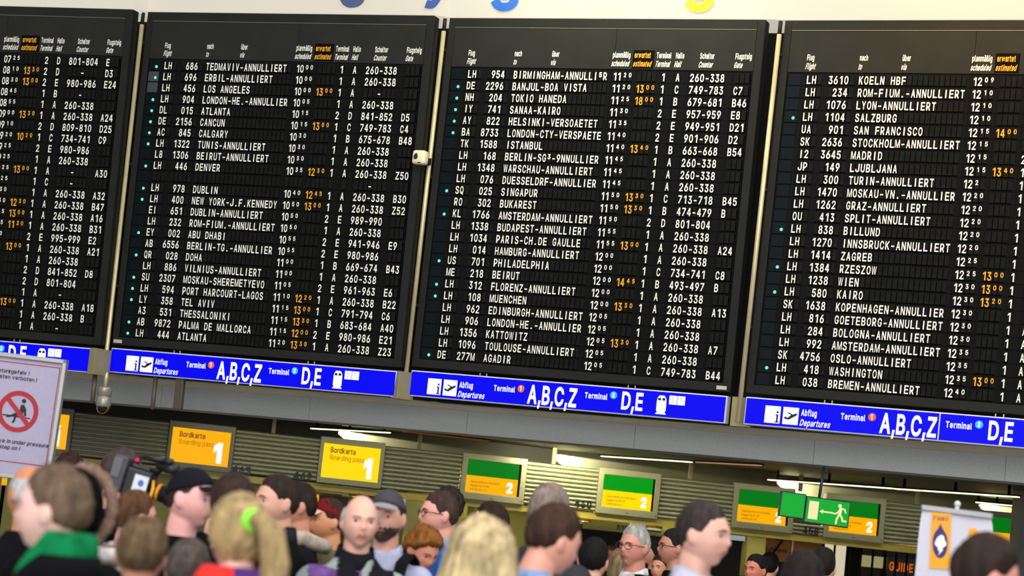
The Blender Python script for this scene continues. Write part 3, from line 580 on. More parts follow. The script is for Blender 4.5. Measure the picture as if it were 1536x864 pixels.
# ================================================================ check-in counters behind the beam
CAZ = R(8)
co = EYEP+ray(768, 600)*26.0
CF = frame(Vector((co.x, co.y, EYE)), CAZ); CI = CF.inverted()
_cn = Vector((math.sin(CAZ), -math.cos(CAZ), 0))
def cpx(x, y, off=0.0):
    """point of the counter plane (pushed back by off) seen at x, y: local (x, z)"""
    d = ray(x, y); o = Vector((co.x, co.y, 0))-_cn*off
    p = EYEP+d*((o.dot(_cn)-EYEP.dot(_cn))/d.dot(_cn)); q = CI @ p
    return q.x, q.z
area('counter_zone_lamp', CF @ Vector((.9, -.60, .985)), CF @ Vector((.9, -.52, 0)), 9.5, .12, 34, (1.0, .95, .70))
m_louv = mat('louvre_metal', (168, 168, 140), .4, .1, noise=.05, nscale=4)
m_bezel = mat('screen_casing', (150, 148, 118), .45, .2)
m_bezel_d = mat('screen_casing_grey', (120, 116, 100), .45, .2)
m_yel = mat('yellow_screen', (255, 176, 0), .3, emit=1.0)
m_yel2 = mat('bright_yellow_screen', (255, 214, 0), .3, emit=1.05)
m_grn = mat('green_screen', (0, 118, 22), .3, emit=1.0)
m_grn2 = mat('bright_green_screen', (0, 152, 20), .3, emit=1.0)
m_brown = mat('dark_brown_print', (110, 40, 5), .5)
m_ochre = mat('ochre_print', (214, 140, 0), .5, emit=.8)
# louvred fascia panels between the screens
ZB, ZT = .325, .845
ED = [(-5.9, -4.52), None]
def lx(x, y): return cpx(x, y)[0]
SCR = [  # left, right (pixels at the lower edge), style, has left edge in view
    dict(l=(17, 676), r=(104, 680), k=1), dict(l=(247, 700), r=(346, 712), k=1), dict(l=(474, 722.5), r=(571, 732), k=2),
    dict(l=(687.7, 745), r=(784, 757), k=3), dict(l=(892, 769), r=(985, 777), k=4), dict(l=(1095, 790.5), r=(1186.5, 800.5), k=3),
    dict(l=(1233, 806), r=(1322.5, 817.5), k=3), dict(l=(1447, 832), r=(1540, 842), k=3)]
for s in SCR: s['x0'] = lx(*s['l']); s['x1'] = lx(*s['r'])
PL = ['louvred metal panel between the sign-hidden screen and the first full yellow screen', 'louvred metal panel with black number 463, between the two yellow screens', 'louvred metal panel with number 461 between a yellow and a green screen',
      'brightly lit louvred panel with black number 460', 'louvred metal panel between the two middle green and yellow screens', 'short louvred panel with black number 458 under the exit sign',
      'louvred metal panel left of the white roll-up banner']
m_num = mat('black_number', (12, 12, 12), .4)
def louvre(x0, x1, lab, z0=ZB, z1=ZT, pitch=.0515):
    mb = MB(); n = max(2, int(round((z1-z0)/pitch))); p = (z1-z0)/n
    prof = []
    for k in range(n):
        b = z0+k*p
        prof.append((.02, b+.04*p))
        for t in range(8):
            q = t/7; prof.append((-.042*math.sin(PI*(.06+.88*q)), b+(.14+.72*q)*p))
        prof.append((.02, b+.96*p))
    prof.append((0, z1)); prof += [(.05, z1), (.05, z0)]
    mb.v = []; N = len(prof)
    mb.add([(x0, y, z) for y, z in prof]+[(x1, y, z) for y, z in prof], [(i, (i+1) % N, (i+1) % N+N, i+N) for i in range(N)]+[tuple(range(N)), tuple(range(2*N-1, N-1, -1))])
    o = mb.build('louvre_panel', m_louv, None, M=CF); tag(o, lab, 'panel', 'louvred panels above the counters')
    return o
NUM = {1: [('463', (348, 707), (378, 711)), ('462', (440, 716), (469, 721))], 2: [('461', (657, 737), (684, 742))], 3: [('460', (861, 758), (888, 762))]}
for k in range(7):
    x0, x1 = SCR[k]['x1']+.006, SCR[k+1]['x0']-.006
    if k == 5: o = louvre(x0, x1, PL[k], ZB-.005, ZB+.13, .045)
    else: o = louvre(x0, x1, PL[k])
    for nm, a, b in NUM.get(k, []):
        xa, za = cpx(*a); xb, zb_ = cpx(*b); mb = MB()
        text(mb, nm, xa, za-.02, .088, -.045, .03, 1.0, width=(xb-xa), gap=.12); mb.build('counter_number', m_num, o, fix=False)
    if k == 5:
        xa, za = cpx(1203, 796); xb, zb_ = cpx(1228, 798); mb = MB(); text(mb, '458', xa, za-.035, .085, -.045, .03, 1.0, width=xb-xa, gap=.12); mb.build('counter_number', m_num, o, fix=False)
SCL = ['yellow screen with number 1 partly hidden behind the warning sign', 'yellow Bordkarte screen with number 1 beside counter 463', 'brighter yellow Bordkarte screen with number 1 beside counter 462',
       'green and yellow screen with number 2 between counters 461 and 460', 'green and yellow screen with number 2 right of counter 460', 'green and yellow screen behind the left half of the exit sign',
       'green and yellow screen behind the right half of the exit sign', 'green and yellow screen half hidden behind the white banner']
for k, s in enumerate(SCR):
    x0, x1 = s['x0'], s['x1']; z0, z1 = ZB-.01, .868
    if k == 2: z0, z1 = .322, .875
    M = CF @ Matrix.Translation(((x0+x1)/2, -.03, z0)); hw = (x1-x0)/2; H = z1-z0
    e = empty('information_screen', M, SCL[k], 'screen', 'screens above the counters')
    mb = MB(); mb.box(-hw, hw, .02, .12, 0, H, c=.01)
    ins = dict(l=.045, r=.05, t=.075, b=.07) if s['k'] < 3 else dict(l=.065, r=.065, t=.075, b=.085)
    xl, xr, zl, zh = -hw+ins['l'], hw-ins['r'], ins['b'], H-ins['t']
    mb.box(-hw, xl, -.02, .03, 0, H, c=.006); mb.box(xr, hw, -.02, .03, 0, H, c=.006); mb.box(xl-.01, xr+.01, -.02, .03, 0, zl, c=.006); mb.box(xl-.01, xr+.01, -.02, .03, zh, H, c=.006)
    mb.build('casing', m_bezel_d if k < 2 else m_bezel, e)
    if s['k'] < 3:
        f = MB(); f.box(xl, xr, .005, .02, zl, zh); f = f.build('screen_face', m_yel if s['k'] == 1 else m_yel2, e)
        t = MB(); text(t, 'Bordkarte', xl+.085, zh-.105, .062, .002, .02, .8, width=.31); t.build('dark_lettering', m_brown, f, fix=False)
        t = MB(); text(t, 'Boarding pass', xl+.085, zh-.19, .058, .002, .012, .8, width=.42); t.build('faint_lettering', m_ochre, f, fix=False)
        t = MB(); text(t, '1', xr-.185, zl+.055, .20, .002, .06, .85); t.build('large_number', m_lit, f, fix=False)
    else:
        zm = zl+(zh-zl)*.52; br = s['k'] == 4
        f = MB(); f.box(xl, xr-.025, .005, .02, zl, zm); f = f.build('screen_face', m_yel2 if br else m_yel, e)
        g = MB(); g.box(xl, xr-.025, .005, .02, zm, zh); g.build('green_field', m_grn2 if br else m_grn, f)
        t = MB(); t.box(xr-.026, xr-.002, .004, .02, zl, zh); t.build('dark_screen_edge', m_black, f)
        t = MB(); text(t, 'Gep\u00e4ckannahme nur mit Bordkarte', xl+.06, zm-.085, .028, .002, .0, .7, width=.36); text(t, 'Baggage drop off with', xl+.06, zm-.130, .028, .002, 0, .7, width=.23); text(t, 'boarding pass only', xl+.06, zm-.175, .028, .002, 0, .7, width=.20)
        t.build('dark_lettering', m_brown, f, fix=False)
        t = MB(); text(t, '2', xr-.16, zl+.04, .115, .002, .04, .85); t.build('large_number', m_lit, f, fix=False)
        t = MB(); t.box(hw-.035, hw-.018, -.024, -.018, .03, .04); t.build('power_button', m_black, e); t = MB(); t.box(-.02, .02, -.022, -.018, .03, .036); t.build('badge', m_black, e)
# rail under the panels, wall above, back walls below
def cbox(name, a, b, y0, y1, z0, z1, m, label=None, kind='structure', cat=None, group=None, c=0.0):
    mb = MB(); mb.box(a, b, y0, y1, z0, z1, c=c); o = mb.build(name, m, None, M=CF)
    return tag(o, label, cat, group, kind)
m_rail = mat('olive_yellow_rail', (176, 160, 70), .45, noise=.08, nscale=3)
cbox('trim_2', -5.9, 8.0, -.005, .10, .235, .312, m_rail, 'olive yellow strip under the louvred panels')
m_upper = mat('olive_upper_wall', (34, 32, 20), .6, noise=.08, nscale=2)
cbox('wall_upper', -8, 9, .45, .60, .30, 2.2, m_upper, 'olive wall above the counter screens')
m_back = mat('olive_back_wall', (176, 170, 84), .55, noise=.06, nscale=1.2)
cbox('wall_back_left', -8, .85, .9, 1.0, -1.65, .24, m_back, 'olive wall behind the left counters')
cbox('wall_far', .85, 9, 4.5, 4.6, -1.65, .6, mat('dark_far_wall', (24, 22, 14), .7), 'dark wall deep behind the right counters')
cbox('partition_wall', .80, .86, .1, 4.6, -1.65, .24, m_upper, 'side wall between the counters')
# pillars and light details below the rail
m_pale = mat('pale_olive_pillar', (196, 190, 110), .5, noise=.05, nscale=2)
def cpr(name, x0, x1, y0, y1, off, m, label, cat, depth=.1, group=None, kind=None, c=.004):
    """upright slab seen between pixel columns x0..x1 and rows y0..y1, off metres behind the counter plane"""
    ym = (y0+y1)/2; a, zt = cpx(x0, y0, off); b, _ = cpx(x1, ym, off); a = cpx(x0, ym, off)[0]; zb = cpx((x0+x1)/2, y1, off)[1]; zt = cpx((x0+x1)/2, y0, off)[1]
    mb = MB(); mb.box(a, b, off, off+depth, zb, zt, c=c); o = mb.build(name, m, None, M=CF); tag(o, label, cat, group, kind); return o, a, b, zb, zt
cpr('column', 655, 697, 744, 865, .5, m_back, 'olive pillar below the first green screen', None, .3, kind='structure')
cpr('column', 606, 660, 735, 830, .35, m_pale, 'pale pillar right of the man in the grey cap', None, .3, kind='structure')
cpr('column', 1119, 1147, 805, 866, .7, m_pale, 'pale pillar left of the orange posters', None, .25, kind='structure')
for (x0, x1, y0, y1, lab) in ((946, 993, 784, 795, 'white slot sign hanging under the rail, right of the small number 510'), (858, 873, 776, 786, 'small white slot sign below counter 460'), (1088, 1118, 803, 811, 'white slot sign below the screen left of the exit sign'), (601, 609, 747, 759, 'small pale sign right of the grey cap')):
    o, a, b, zb, zt = cpr('slot_sign', x0, x1, y0, y1, .12, mat('white_slot_sign', (226, 238, 240), .5, emit=.35), lab, 'sign', .05, 'white slot signs under the rail')
    mb = MB(); mb.box(a, b, .115, .122, zb-.012, zb+.004); mb.build('dark_lower_edge', m_black, o)
o, a, b, zb, zt = cpr('number_panel', 874, 1012, 781, 800, .2, mat('olive_number_panel', (150, 146, 66), .5), 'olive strip with small number 510 above the dark opening', 'panel', .06)
mb = MB(); xa, za = cpx(925, 792, .2); text(mb, '510', xa, za-.015, .055, .193, .03, 1.0, gap=.12); mb.build('counter_number', m_num, o, fix=False)
m_dl = mat('downlight_shell', (120, 92, 20), .4, .3)
for (x, y, lab) in ((875, 774, 'flat yellow downlight under the rail below counter 460'), (982, 783, 'flat yellow downlight under the rail, right of the white-haired man'), (461, 727, 'flat downlight under the rail below counter 462'), (538, 735, 'flat downlight below the bright yellow screen')):
    xx, zz = cpx(x, y, -.03); mb = MB(); mb.lathe([(.10, 0), (.105, .006), (.105, .03), (.09, .036)], 24)
    o = mb.build('downlight', m_dl, None, M=CF @ Matrix.Translation((xx, -.02, .20))); tag(o, lab, 'lamp', 'downlights under the rail')
    mb = MB(); mb.lathe([(.07, -.004), (.07, .002)], 20); mb.build('light_disc', mat('warm_light_disc', (255, 214, 90), .4, emit=1.5), o)
# counters' back furniture on the left: pale sill, yellow post
cpr('sill', 452, 517, 731, 739, .3, mat('cream_sill', (240, 226, 150), .5), 'cream sill below the bright yellow screen', 'sill', .2)
cpr('sill_post', 515, 528, 729, 745, .28, mat('cream_sill', (240, 226, 150), .5), 'short cream post at the end of the cream sill', 'post', .2)
o, a, b, zb, zt = cpr('brown_panel', 472, 516, 744, 860, .80, mat('dark_panel_brown', (60, 50, 28), .5), 'dark panel with orange left edge behind the red cap', 'panel', .06)
mb = MB(); mb.box(a-.03, a, .795, .86, zb, zt); mb.build('orange_edge', mat('orange_strip', (255, 176, 0), .4, emit=.9), o)
cpr('grey_counter_panel', 121, 152, 697, 800, .12, mat('grey_counter', (104, 102, 88), .5), 'grey panel below the louvres, left of the video camera', 'panel', .2)
o, a, b, zb, zt = cpr('grey_counter_panel', 266, 312, 707, 800, .12, mat('grey_counter', (104, 102, 88), .5), 'grey panel behind the man in the black cap', 'panel', .2)
o, a, b, zb, zt = cpr('yellow_post_sign', 3, 11, 706, 728, .12, mat('yellow_post_sign', (255, 190, 20), .4, emit=.8), 'small glowing yellow strip below the warning sign', 'sign', .05)
mb = MB(); mb.box(a+.01, b-.01, .13, .16, -1.65, zb+.02); mb.build('sign_post', m_black, o)
# posters, glazing bars and lit shop on the right
m_poster = mat('ochre_poster', (148, 92, 16), .5, noise=.12, nscale=4)
for (x0, x1, y0, y1, tx, lab) in ((1146, 1186, 798, 842, 1149, 'ochre poster with bird ring and lettering, left of the glazing bar'), (1188, 1234, 802, 850, 1191, 'ochre poster with lettering below counter number 458')):
    o, a, b, zb, zt = cpr('airline_poster', x0, x1, y0, y1, .95, m_poster, lab, 'poster', .03, 'ochre posters')
    mb = MB(); text(mb, 'Lufthansa', a+.03, zb+.12, .05, .945, .03, .9, width=(b-a)-.07); mb.build('lettering', mat('dark_poster_print', (50, 34, 10), .5), o, fix=False)
    mb = MB(); cx, cz, rr = (a+b)/2, zt-.03, .075
    n = 26; mb.add([(cx+q*math.cos(2*PI*k/n), .946, cz+q*math.sin(2*PI*k/n)) for q in (rr, rr-.012) for k in range(n)], [(k, (k+1) % n, n+(k+1) % n, n+k) for k in range(n)]); mb.build('ring_mark', mat('dark_poster_print', (50, 34, 10), .5), o, fix=False)
mb = MB(); pa, pb = cpx(1158, 832, .9), cpx(1177, 806, .9); mb.tube([(pa[0]-.06, .9, pa[1]-.1), (pb[0], .9, pb[1])], .012, 8)
tag(mb.build('brace_rod', m_black, None, M=CF), 'slanting dark rod before the ochre poster', 'rod')
for x, lab in ((1187, 'pale glazing bar between the ochre posters'), (1234, 'glazing bar left of the lit white panel'), (1251, 'glazing bar before the lit white panel'), (1270, 'glazing bar right of the lit white panel'), (1291, 'glazing bar left of the shop shelf'), (1309, 'glazing bar before the shop shelf'), (1327, 'glazing bar left of the orange word'), (1344, 'glazing bar before the orange word'), (1360, 'glazing bar right of the orange word')):
    cpr('glazing_bar', x-1.2, x+1.2, 806+(x-1187)*.1, 875, .85, m_alu if x == 1187 else m_black, lab, 'bar', .04, 'glazing bars on the right', c=.002)
cpr('lit_panel', 1235, 1272, 815, 880, 1.2, mat('lit_white_panel', (236, 224, 190), .5, emit=.75), 'bright cream lit panel between the glazing bars', 'panel', .05)
cpr('orange_lit_edge', 1272, 1277, 812, 880, 1.15, mat('orange_lit_edge', (210, 120, 40), .5, emit=.6), 'narrow orange lit edge beside the dark column', 'panel', .05)
cpr('column', 1276, 1287, 812, 880, .7, m_black, 'dark column left of the lit shop', None, .2, kind='structure')
sh_, a_, b_, zb_, zt_ = cpr('shop_shelf', 1290, 1326, 834, 851, 1.6, mat('pale_lit_shelf', (196, 190, 130), .5, emit=.5), 'pale lit shop shelf with dark motif', 'shelf', .1)
mb = MB(); mb.box(a_-.03, a_, 1.6, 1.7, -1.65, zt_+.3); mb.box(b_, b_+.03, 1.6, 1.7, -1.65, zt_+.3); mb.build('shelf_upright_frame', m_black, sh_)
cpr('strip_lamp', 1288, 1329, 820, 823, 1.6, mat('pale_lit_shelf', (196, 190, 130), .5, emit=.5), 'thin bright strip above the pale shop shelf', 'lamp', .1)
o, a, b, zb, zt = cpr('word_display', 1331, 1378, 838, 866, 1.3, mat('black_display', (16, 15, 14), .4), 'black display with the orange word GUIDE', 'display', .06)
mb = MB(); xa, za = cpx(1333.5, 855, 1.29); xb, _ = cpx(1371, 858, 1.29); text(mb, 'GUIDE', xa, za, .105, 1.292, .02, .7, width=xb-xa, gap=.12); mb.build('orange_lettering', mat('orange_led', (215, 100, 30), .5, emit=.9), o, fix=False)
cpr('column', 1529, 1548, 724, 900, -2.5, mat('grey_column', (130, 132, 130), .5, noise=.05, nscale=6), 'grey column at the right picture edge', None, .3, kind='structure')

# ---------------------------------------------------------------- dark ceiling over the counters with strip lights
m_ceil = mat('dark_slatted_ceiling', (46, 38, 24), .5, .2, noise=.3, nscale=1.2, stretch=(.6, 24, 1), col2=(20, 18, 12))
mb = MB(); mb.box(-9, 12, .4, 11, 1.045, 1.10); tag(mb.build('ceiling', m_ceil, None, M=BF), 'dark slatted ceiling over the check-in counters', kind='structure')
def ceil_pt(x, y, z=1.03):
    d = ray(x, y); return EYEP+d*(z/d.z)
STR = [((768, 675), (1038, 692.5), .055, 'long white strip light left of the exit sign pole', 1), ((1152, 719), (1340, 732), .05, 'white strip light running behind the exit sign pole', 1), ((1342, 732.5), (1529, 745), .05, 'white strip light at the right end of the dark ceiling', 1),
       ((466, 642), (586, 648.5), .025, 'strip light above the bright yellow screen', 1), ((1044, 692.5), (1142, 697.5), .05, 'dim pinkish strip light right of the long white one', 2), ((1462, 752.5), (1529, 759), .06, 'short strip light above the white banner', 1), ((505, 635), (640, 646.5), .05, 'copper coloured slat with painted glow close below the grey beam', 3), ((604, 646), (735, 661), .09, 'copper coloured ceiling slat with painted glow below the grey beam', 3), ((690, 652), (790, 662), .06, 'copper coloured ceiling slat with painted glow left of the hanger post', 3), ((820, 661), (872, 664.5), .05, 'short pale strip light below the beam', 1)]
m_strip = mat('strip_light', (255, 250, 214), .4, emit=1.6); m_strip2 = mat('dim_strip', (190, 140, 110), .4, emit=.7); m_strip3 = mat('copper_slat_glow', (150, 88, 36), .3, .4, emit=.35)  # copper slats are no lamps; their orange reflection is put in as emission
for a, b, wd, lab, kk in STR:
    low = lab.startswith(('white strip light', 'short strip', 'strip light above')); zc = .93 if low else 1.03
    p, q = ceil_pt(*a, zc), ceil_pt(*b, zc); L = (q-p).length; az = math.atan2(q.y-p.y, q.x-p.x)
    mb = MB(); mb.box(0, L, -wd/2-.02, wd/2+.02, .0, .016, c=.003)
    if low: [mb.box(t*L-.012, t*L+.012, -.012, .012, .012, .118) for t in (.08, .5, .92)]
    o = mb.build('ceiling_strip', m_black, None, M=frame(p, az)); tag(o, lab, 'ceiling light', 'strip lights under the dark ceiling')
    mb = MB(); mb.box(.01, L-.01, -wd/2, wd/2, -.012, .002, c=.004); mb.build('strip_glow', (m_strip, m_strip2, m_strip3)[kk-1], o)
# hanger posts from the ceiling to the counter fascia
for (x, y0, y1, lab) in ((411, 626, 646, 'hanger post above the panel with number 462'), (631, 652, 671, 'hanger post right of the bright yellow screen'), (834, 676, 692, 'lit hanger post above counter 460'), (1040, 694, 716, 'hanger post above the middle louvred panel'), (1206, 722, 738, 'lit hanger post left of the exit sign pole'), (1382, 740, 757, 'hanger post left of the white banner')):
    xx, zb = cpx(x, y1, -.15); mb = MB(); mb.box(-.024, .024, -.024, .024, 0, .24, c=.004)
    o = mb.build('hanger_post', mat('olive_post', (128, 124, 84), .5), None, M=CF @ Matrix.Translation((xx, .02, .845))); tag(o, lab, 'post', 'hanger posts over the counters')
# grazing wall lamps
for k, (x, y, tx, ty, e) in enumerate(((497, 645, 560, 672, 5000), (818, 680, 890, 710, 6500), (1156, 721, 1230, 750, 6000), (1459, 755, 1530, 784, 5000))):
    d = bpy.data.lights.new('wall_spot', 'SPOT'); d.energy = e; d.color = (1, .95, .55); d.spot_size = R(30); d.spot_blend = .12; d.shadow_soft_size = .01
    xa, za = cpx(x, y, .45); xb, zb = cpx(tx, ty, .45)
    v = (CF @ Vector((xb, .45, zb)))-(CF @ Vector((xa, .45, za))); v.normalize()
    p = CF @ Vector((xa, .415, za+.01)); q = p+v*1.0+(CF.to_3x3() @ Vector((0, .02, 0)))
    o = bpy.data.objects.new('wall_spot', d); COL.objects.link(o); o.location = p; o.rotation_euler = (q-p).to_track_quat('-Z', 'Y').to_euler()
# ---------------------------------------------------------------- emergency exit sign
p = at(1205.5, 779, 17.6); EX = frame(p, R(0), ROLL*0+R(2.0))
e = empty('exit_sign', EX, 'green emergency exit sign with running figure hanging from a pole', 'exit sign')
px = 17.6/FPX
m_exf = mat('exit_frame', (58, 84, 74), .4, .3); m_exg = mat('exit_green', (0, 166, 44), .4, emit=1.05); m_exw = mat('exit_cream', (246, 240, 180), .5, emit=.95)
def exit_box(x0, x1, z0, z1, nm):
    mb = MB(); mb.box(x0, x1, 0, .09, z0, z1, c=.006); o = mb.build(nm, m_exf, e)
    mb = MB(); mb.box(x0+.011, x1-.011, -.006, .002, z0+.011, z1-.011, c=.002); g = mb.build('green_face', m_exg, o); return g
exit_box(-.209, 0.0, .0, .208, 'blank_box')
g = exit_box(.002, .372, -.022, .196, 'exit_box')
mb = MB(); mb.box(.030, .108, -.009, -.005, .012, .160)
za = .085
mb.add([(q[0], -.0085, q[1]) for q in [(.120, za), (.152, za+.020), (.147, za+.0065), (.232, za+.0065), (.232, za-.0065), (.147, za-.0065), (.152, za-.020)]], [(0, 1, 2, 5, 6), (2, 3, 4, 5)])
disc(mb, .283, .150, .0155, -.0085)
def limb(pts, wd):
    for (a, b), (c, d) in zip(pts[:-1], pts[1:]):
        l = math.hypot(c-a, d-b); nx, nz = -(d-b)/l*wd/2, (c-a)/l*wd/2
        mb.add([(a+nx, -.0085, b+nz), (c+nx, -.0085, d+nz), (c-nx, -.0085, d-nz), (a-nx, -.0085, b-nz)], [(0, 1, 2, 3)]); disc(mb, c, d, wd/2, -.0086, 12); disc(mb, a, b, wd/2, -.0086, 12)
limb([(.292, .126), (.288, .078)], .026); limb([(.286, .118), (.262, .084), (.236, .082)], .012); limb([(.300, .130), (.325, .126), (.336, .100)], .012)
limb([(.284, .078), (.268, .038), (.266, .004)], .016); limb([(.292, .078), (.312, .052), (.316, .030), (.345, .030)], .015)
mb.build('running_figure_and_arrow', m_exw, g, fix=False)
pt = EX.inverted() @ Vector(at(1228.5, 700, 17.6)); mb = MB(); mb.tube([(.112, .045, .19), (.112+.01, .045, pt.z+.02)], .013, 12); mb.lathe([(.03, 0), (.03, .012)], 16, M=Matrix.Translation((.122, .045, pt.z+.012)))
mb.build('hanging_pole', mat('blue_grey_pole', (86, 92, 110), .4, .4), e, True)
# ---------------------------------------------------------------- warning sign on the left
D0 = 13.8; p = at(102.5, 540.5, D0); W = frame(p, R(-3), R(1.0)); k = D0/FPX
e = empty('warning_sign', W @ Matrix.Translation((-.38, .05, -(p.z))), 'grey framed warning board with red prohibition circle at left edge', 'warning sign')
m_fr = mat('sign_frame_metal', (150, 152, 150), .35, .5); m_paper = mat('pale_lilac_paper', (166, 162, 188), .7, noise=.03, nscale=30); m_ink = mat('black_ink', (20, 20, 24), .6); m_red = mat('dark_red_print', (168, 22, 40), .6)
def loc(x, y):
    d = ray(x, y); n = W.to_3x3() @ Vector((0, 1, 0)); t = (p-EYEP).dot(n)/d.dot(n); q = W.inverted() @ (EYEP+d*t); return q.x+.38, q.z+p.z
wl, wt = 0.0, p.z
mb = MB(); X0, X1, Z0, Z1 = -.40, .38, p.z-.80, p.z
mb.box(X0, X1, -.012, .02, Z0, Z1, c=.003); 
mb.box(X0, X0+.03, -.035, -.005, Z0, Z1, c=.006); mb.box(X1-.03, X1, -.035, -.005, Z0, Z1, c=.006); mb.box(X0, X1, -.035, -.005, Z1-.03, Z1, c=.006); mb.box(X0, X1, -.035, -.005, Z0, Z0+.03, c=.006)
SW = mb.build('sign_frame', m_fr, e, M=Matrix.Translation((0, -.05, 0)))
mb = MB(); mb.box(X0+.028, X1-.028, -.016, -.011, Z0+.028, Z1-.028); PA = mb.build('paper', m_paper, SW)
mb = MB()
a, b = loc(92, 551); rx, rz = a, b
bx1 = a; bz1 = loc(60, 548)[1]; bz0 = loc(60, 699)[1]; bx0 = X0+.05
yy = -.018
for (x0, x1, z0, z1) in ((bx0, bx1, bz1-.006, bz1), (bx0, bx1, bz0, bz0+.006), (bx0, bx0+.006, bz0, bz1), (bx1-.006, bx1, bz0, bz1)): mb.add([(x0, yy, z0), (x1, yy, z0), (x1, yy, z1), (x0, yy, z1)], [(0, 1, 2, 3)])
ccx, ccz = loc(28, 617.5); ro = 31.0*k; ri = 24.0*k; n = 48
mb.add([(ccx+r_*math.cos(2*PI*j/n), yy-.002, ccz+r_*math.sin(2*PI*j/n)) for r_ in (ro, ri) for j in range(n)], [(j, (j+1) % n, n+(j+1) % n, n+j) for j in range(n)])
dxy = ri*.75; wq = 3.4*k*.7
mb.add([(ccx-dxy-wq, yy-.003, ccz+dxy-wq), (ccx-dxy+wq, yy-.003, ccz+dxy+wq), (ccx+dxy+wq, yy-.003, ccz-dxy+wq), (ccx+dxy-wq, yy-.003, ccz-dxy-wq)], [(0, 1, 2, 3)])
mb.build('prohibition_circle_and_border', m_red, PA, fix=False)
mb = MB(); u = k
def P2(x, z): return (ccx+x*u, yy-.001, ccz+z*u)
disc(mb, ccx+7*u, ccz+16.5*u, 3.4*u, yy-.001)
mb.add([P2(3, 10.5), P2(8, 11), P2(12, 5), P2(13.5, -5.5), P2(10.5, -6), P2(9, 1), P2(7.5, -4), P2(1, -5), P2(2.5, 3)], [(0, 1, 2, 8), (2, 3, 4, 5), (8, 2, 5, 6, 7)])
mb.add([P2(1, 0), P2(7, -4), P2(-4, -7), P2(-13, -10), P2(-17, -10), P2(-16, -8), P2(-12, -7)], [(0, 1, 2, 6), (6, 2, 3, 4, 5)])
mb.add([P2(-4, -7), P2(-1, -7), P2(-3, -17), P2(-7, -18), P2(-6, -15)], [(0, 1, 2, 3, 4)])
mb.add([P2(-22, -6), P2(20, -7.5), P2(20, -9), P2(-22, -8)], [(0, 1, 2, 3)])
mb.build('seated_figure', m_ink, PA, fix=False)
mb = MB()
for body, xe, ye, capx, ital in (('Absturzgefahr !', 46, 563.5, 5.6, 0), ('Betreten verboten !', 57, 573.5, 5.6, 0), ('Cave in under pressure !', 78, 672.5, 5.6, .2), ("Don't step on !", 31, 676, 5.6, .2)):
    a, b = loc(xe, ye); text(mb, body, a, b, capx*k, yy-.001, .02, .95, align='R', gap=.06, shear=ital)
mb.build('warning_lettering', m_ink, PA, fix=False)
mb = MB(); mb.tube([(0, .0, .03), (0, .0, Z0+.3)], .02, 14); mb.lathe([(.20, 0), (.20, .012), (.05, .03), (.025, .04)], 28); mb.build('stand', m_fr, e, True)
# ---------------------------------------------------------------- roll-up banner on the right
D1 = 10.2; p = at(1384, 759, D1); W = frame(p, R(0), R(1.2)); k = D1/FPX
e = empty('banner_stand', Matrix.Translation((p.x+.165, p.y, 0)), 'white banner with orange field and blue oval emblem on the right', 'banner')
wd = 104*k; zt = p.z
def bcurve(t): return .0-.012*math.sin(PI*min(1, t*1.6)) 
mb = MB(); nz = 24; NB = 9; H = 1.1
vs = []
for i in range(nz+1):
    t = i/nz; z = zt-.02-H*t; bul = .022*math.sin(min(1, t/.22)*PI)*(1 if t < .22 else 0)
    for j in range(NB+1):
        s_ = j/NB; x = -wd/2+wd*s_+(s_-.15)*bul-.03*t*(1-s_)+.012*(t > .22)*0; vs.append((x, -.006*math.sin(s_*PI*2), z))
fs = [(i*(NB+1)+j, i*(NB+1)+j+1, (i+1)*(NB+1)+j+1, (i+1)*(NB+1)+j) for i in range(nz) for j in range(NB)]
off = len(vs); vs2 = [(x, y+.004, z) for x, y, z in vs]
mb.add(vs+vs2, fs+[tuple(i+off for i in reversed(f)) for f in fs])
bn = mb.build('banner_cloth', mat('white_banner', (198, 198, 212), .6), e, True, fix=False)
mb = MB(); mb.box(-wd/2-.006, wd/2+.006, -.014, .014, zt-.026, zt+.002, c=.006); mb.build('top_rail', mat('grey_rail', (150, 150, 156), .4, .4), e, M=Matrix.Rotation(R(1.2), 4, 'Y') @ Matrix.Translation((-zt*math.sin(R(1.2)), 0, 0)))
mb = MB(); mb.tube([(.0, 0, zt-.01), (.0, 0, zt+.022)], .011, 12); mb.sphere((0, 0, zt+.026), .016, 14, 10); mb.build('finial', mat('white_finial', (200, 202, 206), .4), e, True)
mb = MB(); mb.tube([(0, .03, .03), (0, .03, zt-.01)], .012, 12); mb.box(-.2, .2, -.10, .12, 0, .03, c=.008); mb.build('stand', m_fr, e)
def bl(x, y): 
    q = at(x, y, D1); return q.x-(p.x+.165), q.z
m_bor = mat('banner_orange', (240, 160, 24), .6); m_bnv = mat('banner_dark_blue', (44, 40, 110), .6); m_bwh = mat('banner_white_print', (240, 240, 246), .6)
mb = MB(); q = [bl(1397, 768), bl(1426, 771), bl(1421, 853), bl(1391, 852)]; mb.add([(a, -.012, b) for a, b in q], [(0, 1, 2, 3)]); q = [bl(1452, 794), bl(1462, 792), bl(1467, 800), bl(1450, 860)]; mb.add([(a, -.012, b) for a, b in q], [(0, 1, 2, 3)]); og = mb.build('orange_field', m_bor, bn, fix=False)
cx, cz = bl(1408, 815); mb = MB(); n = 30
pts = []
for j in range(n):
    a = 2*PI*j/n; x = 11.5*math.sin(a); z = 22*math.cos(a); 
    if abs(a) < .3 or abs(a-2*PI) < .3: z += 3
    pts.append((cx+(x-.06*z)*k, -.014, cz+(z+(5 if j == 0 else 0))*k))
mb.add(pts, [tuple(range(n))]); mb.build('dark_blue_oval', m_bnv, bn, fix=False)
mb = MB()
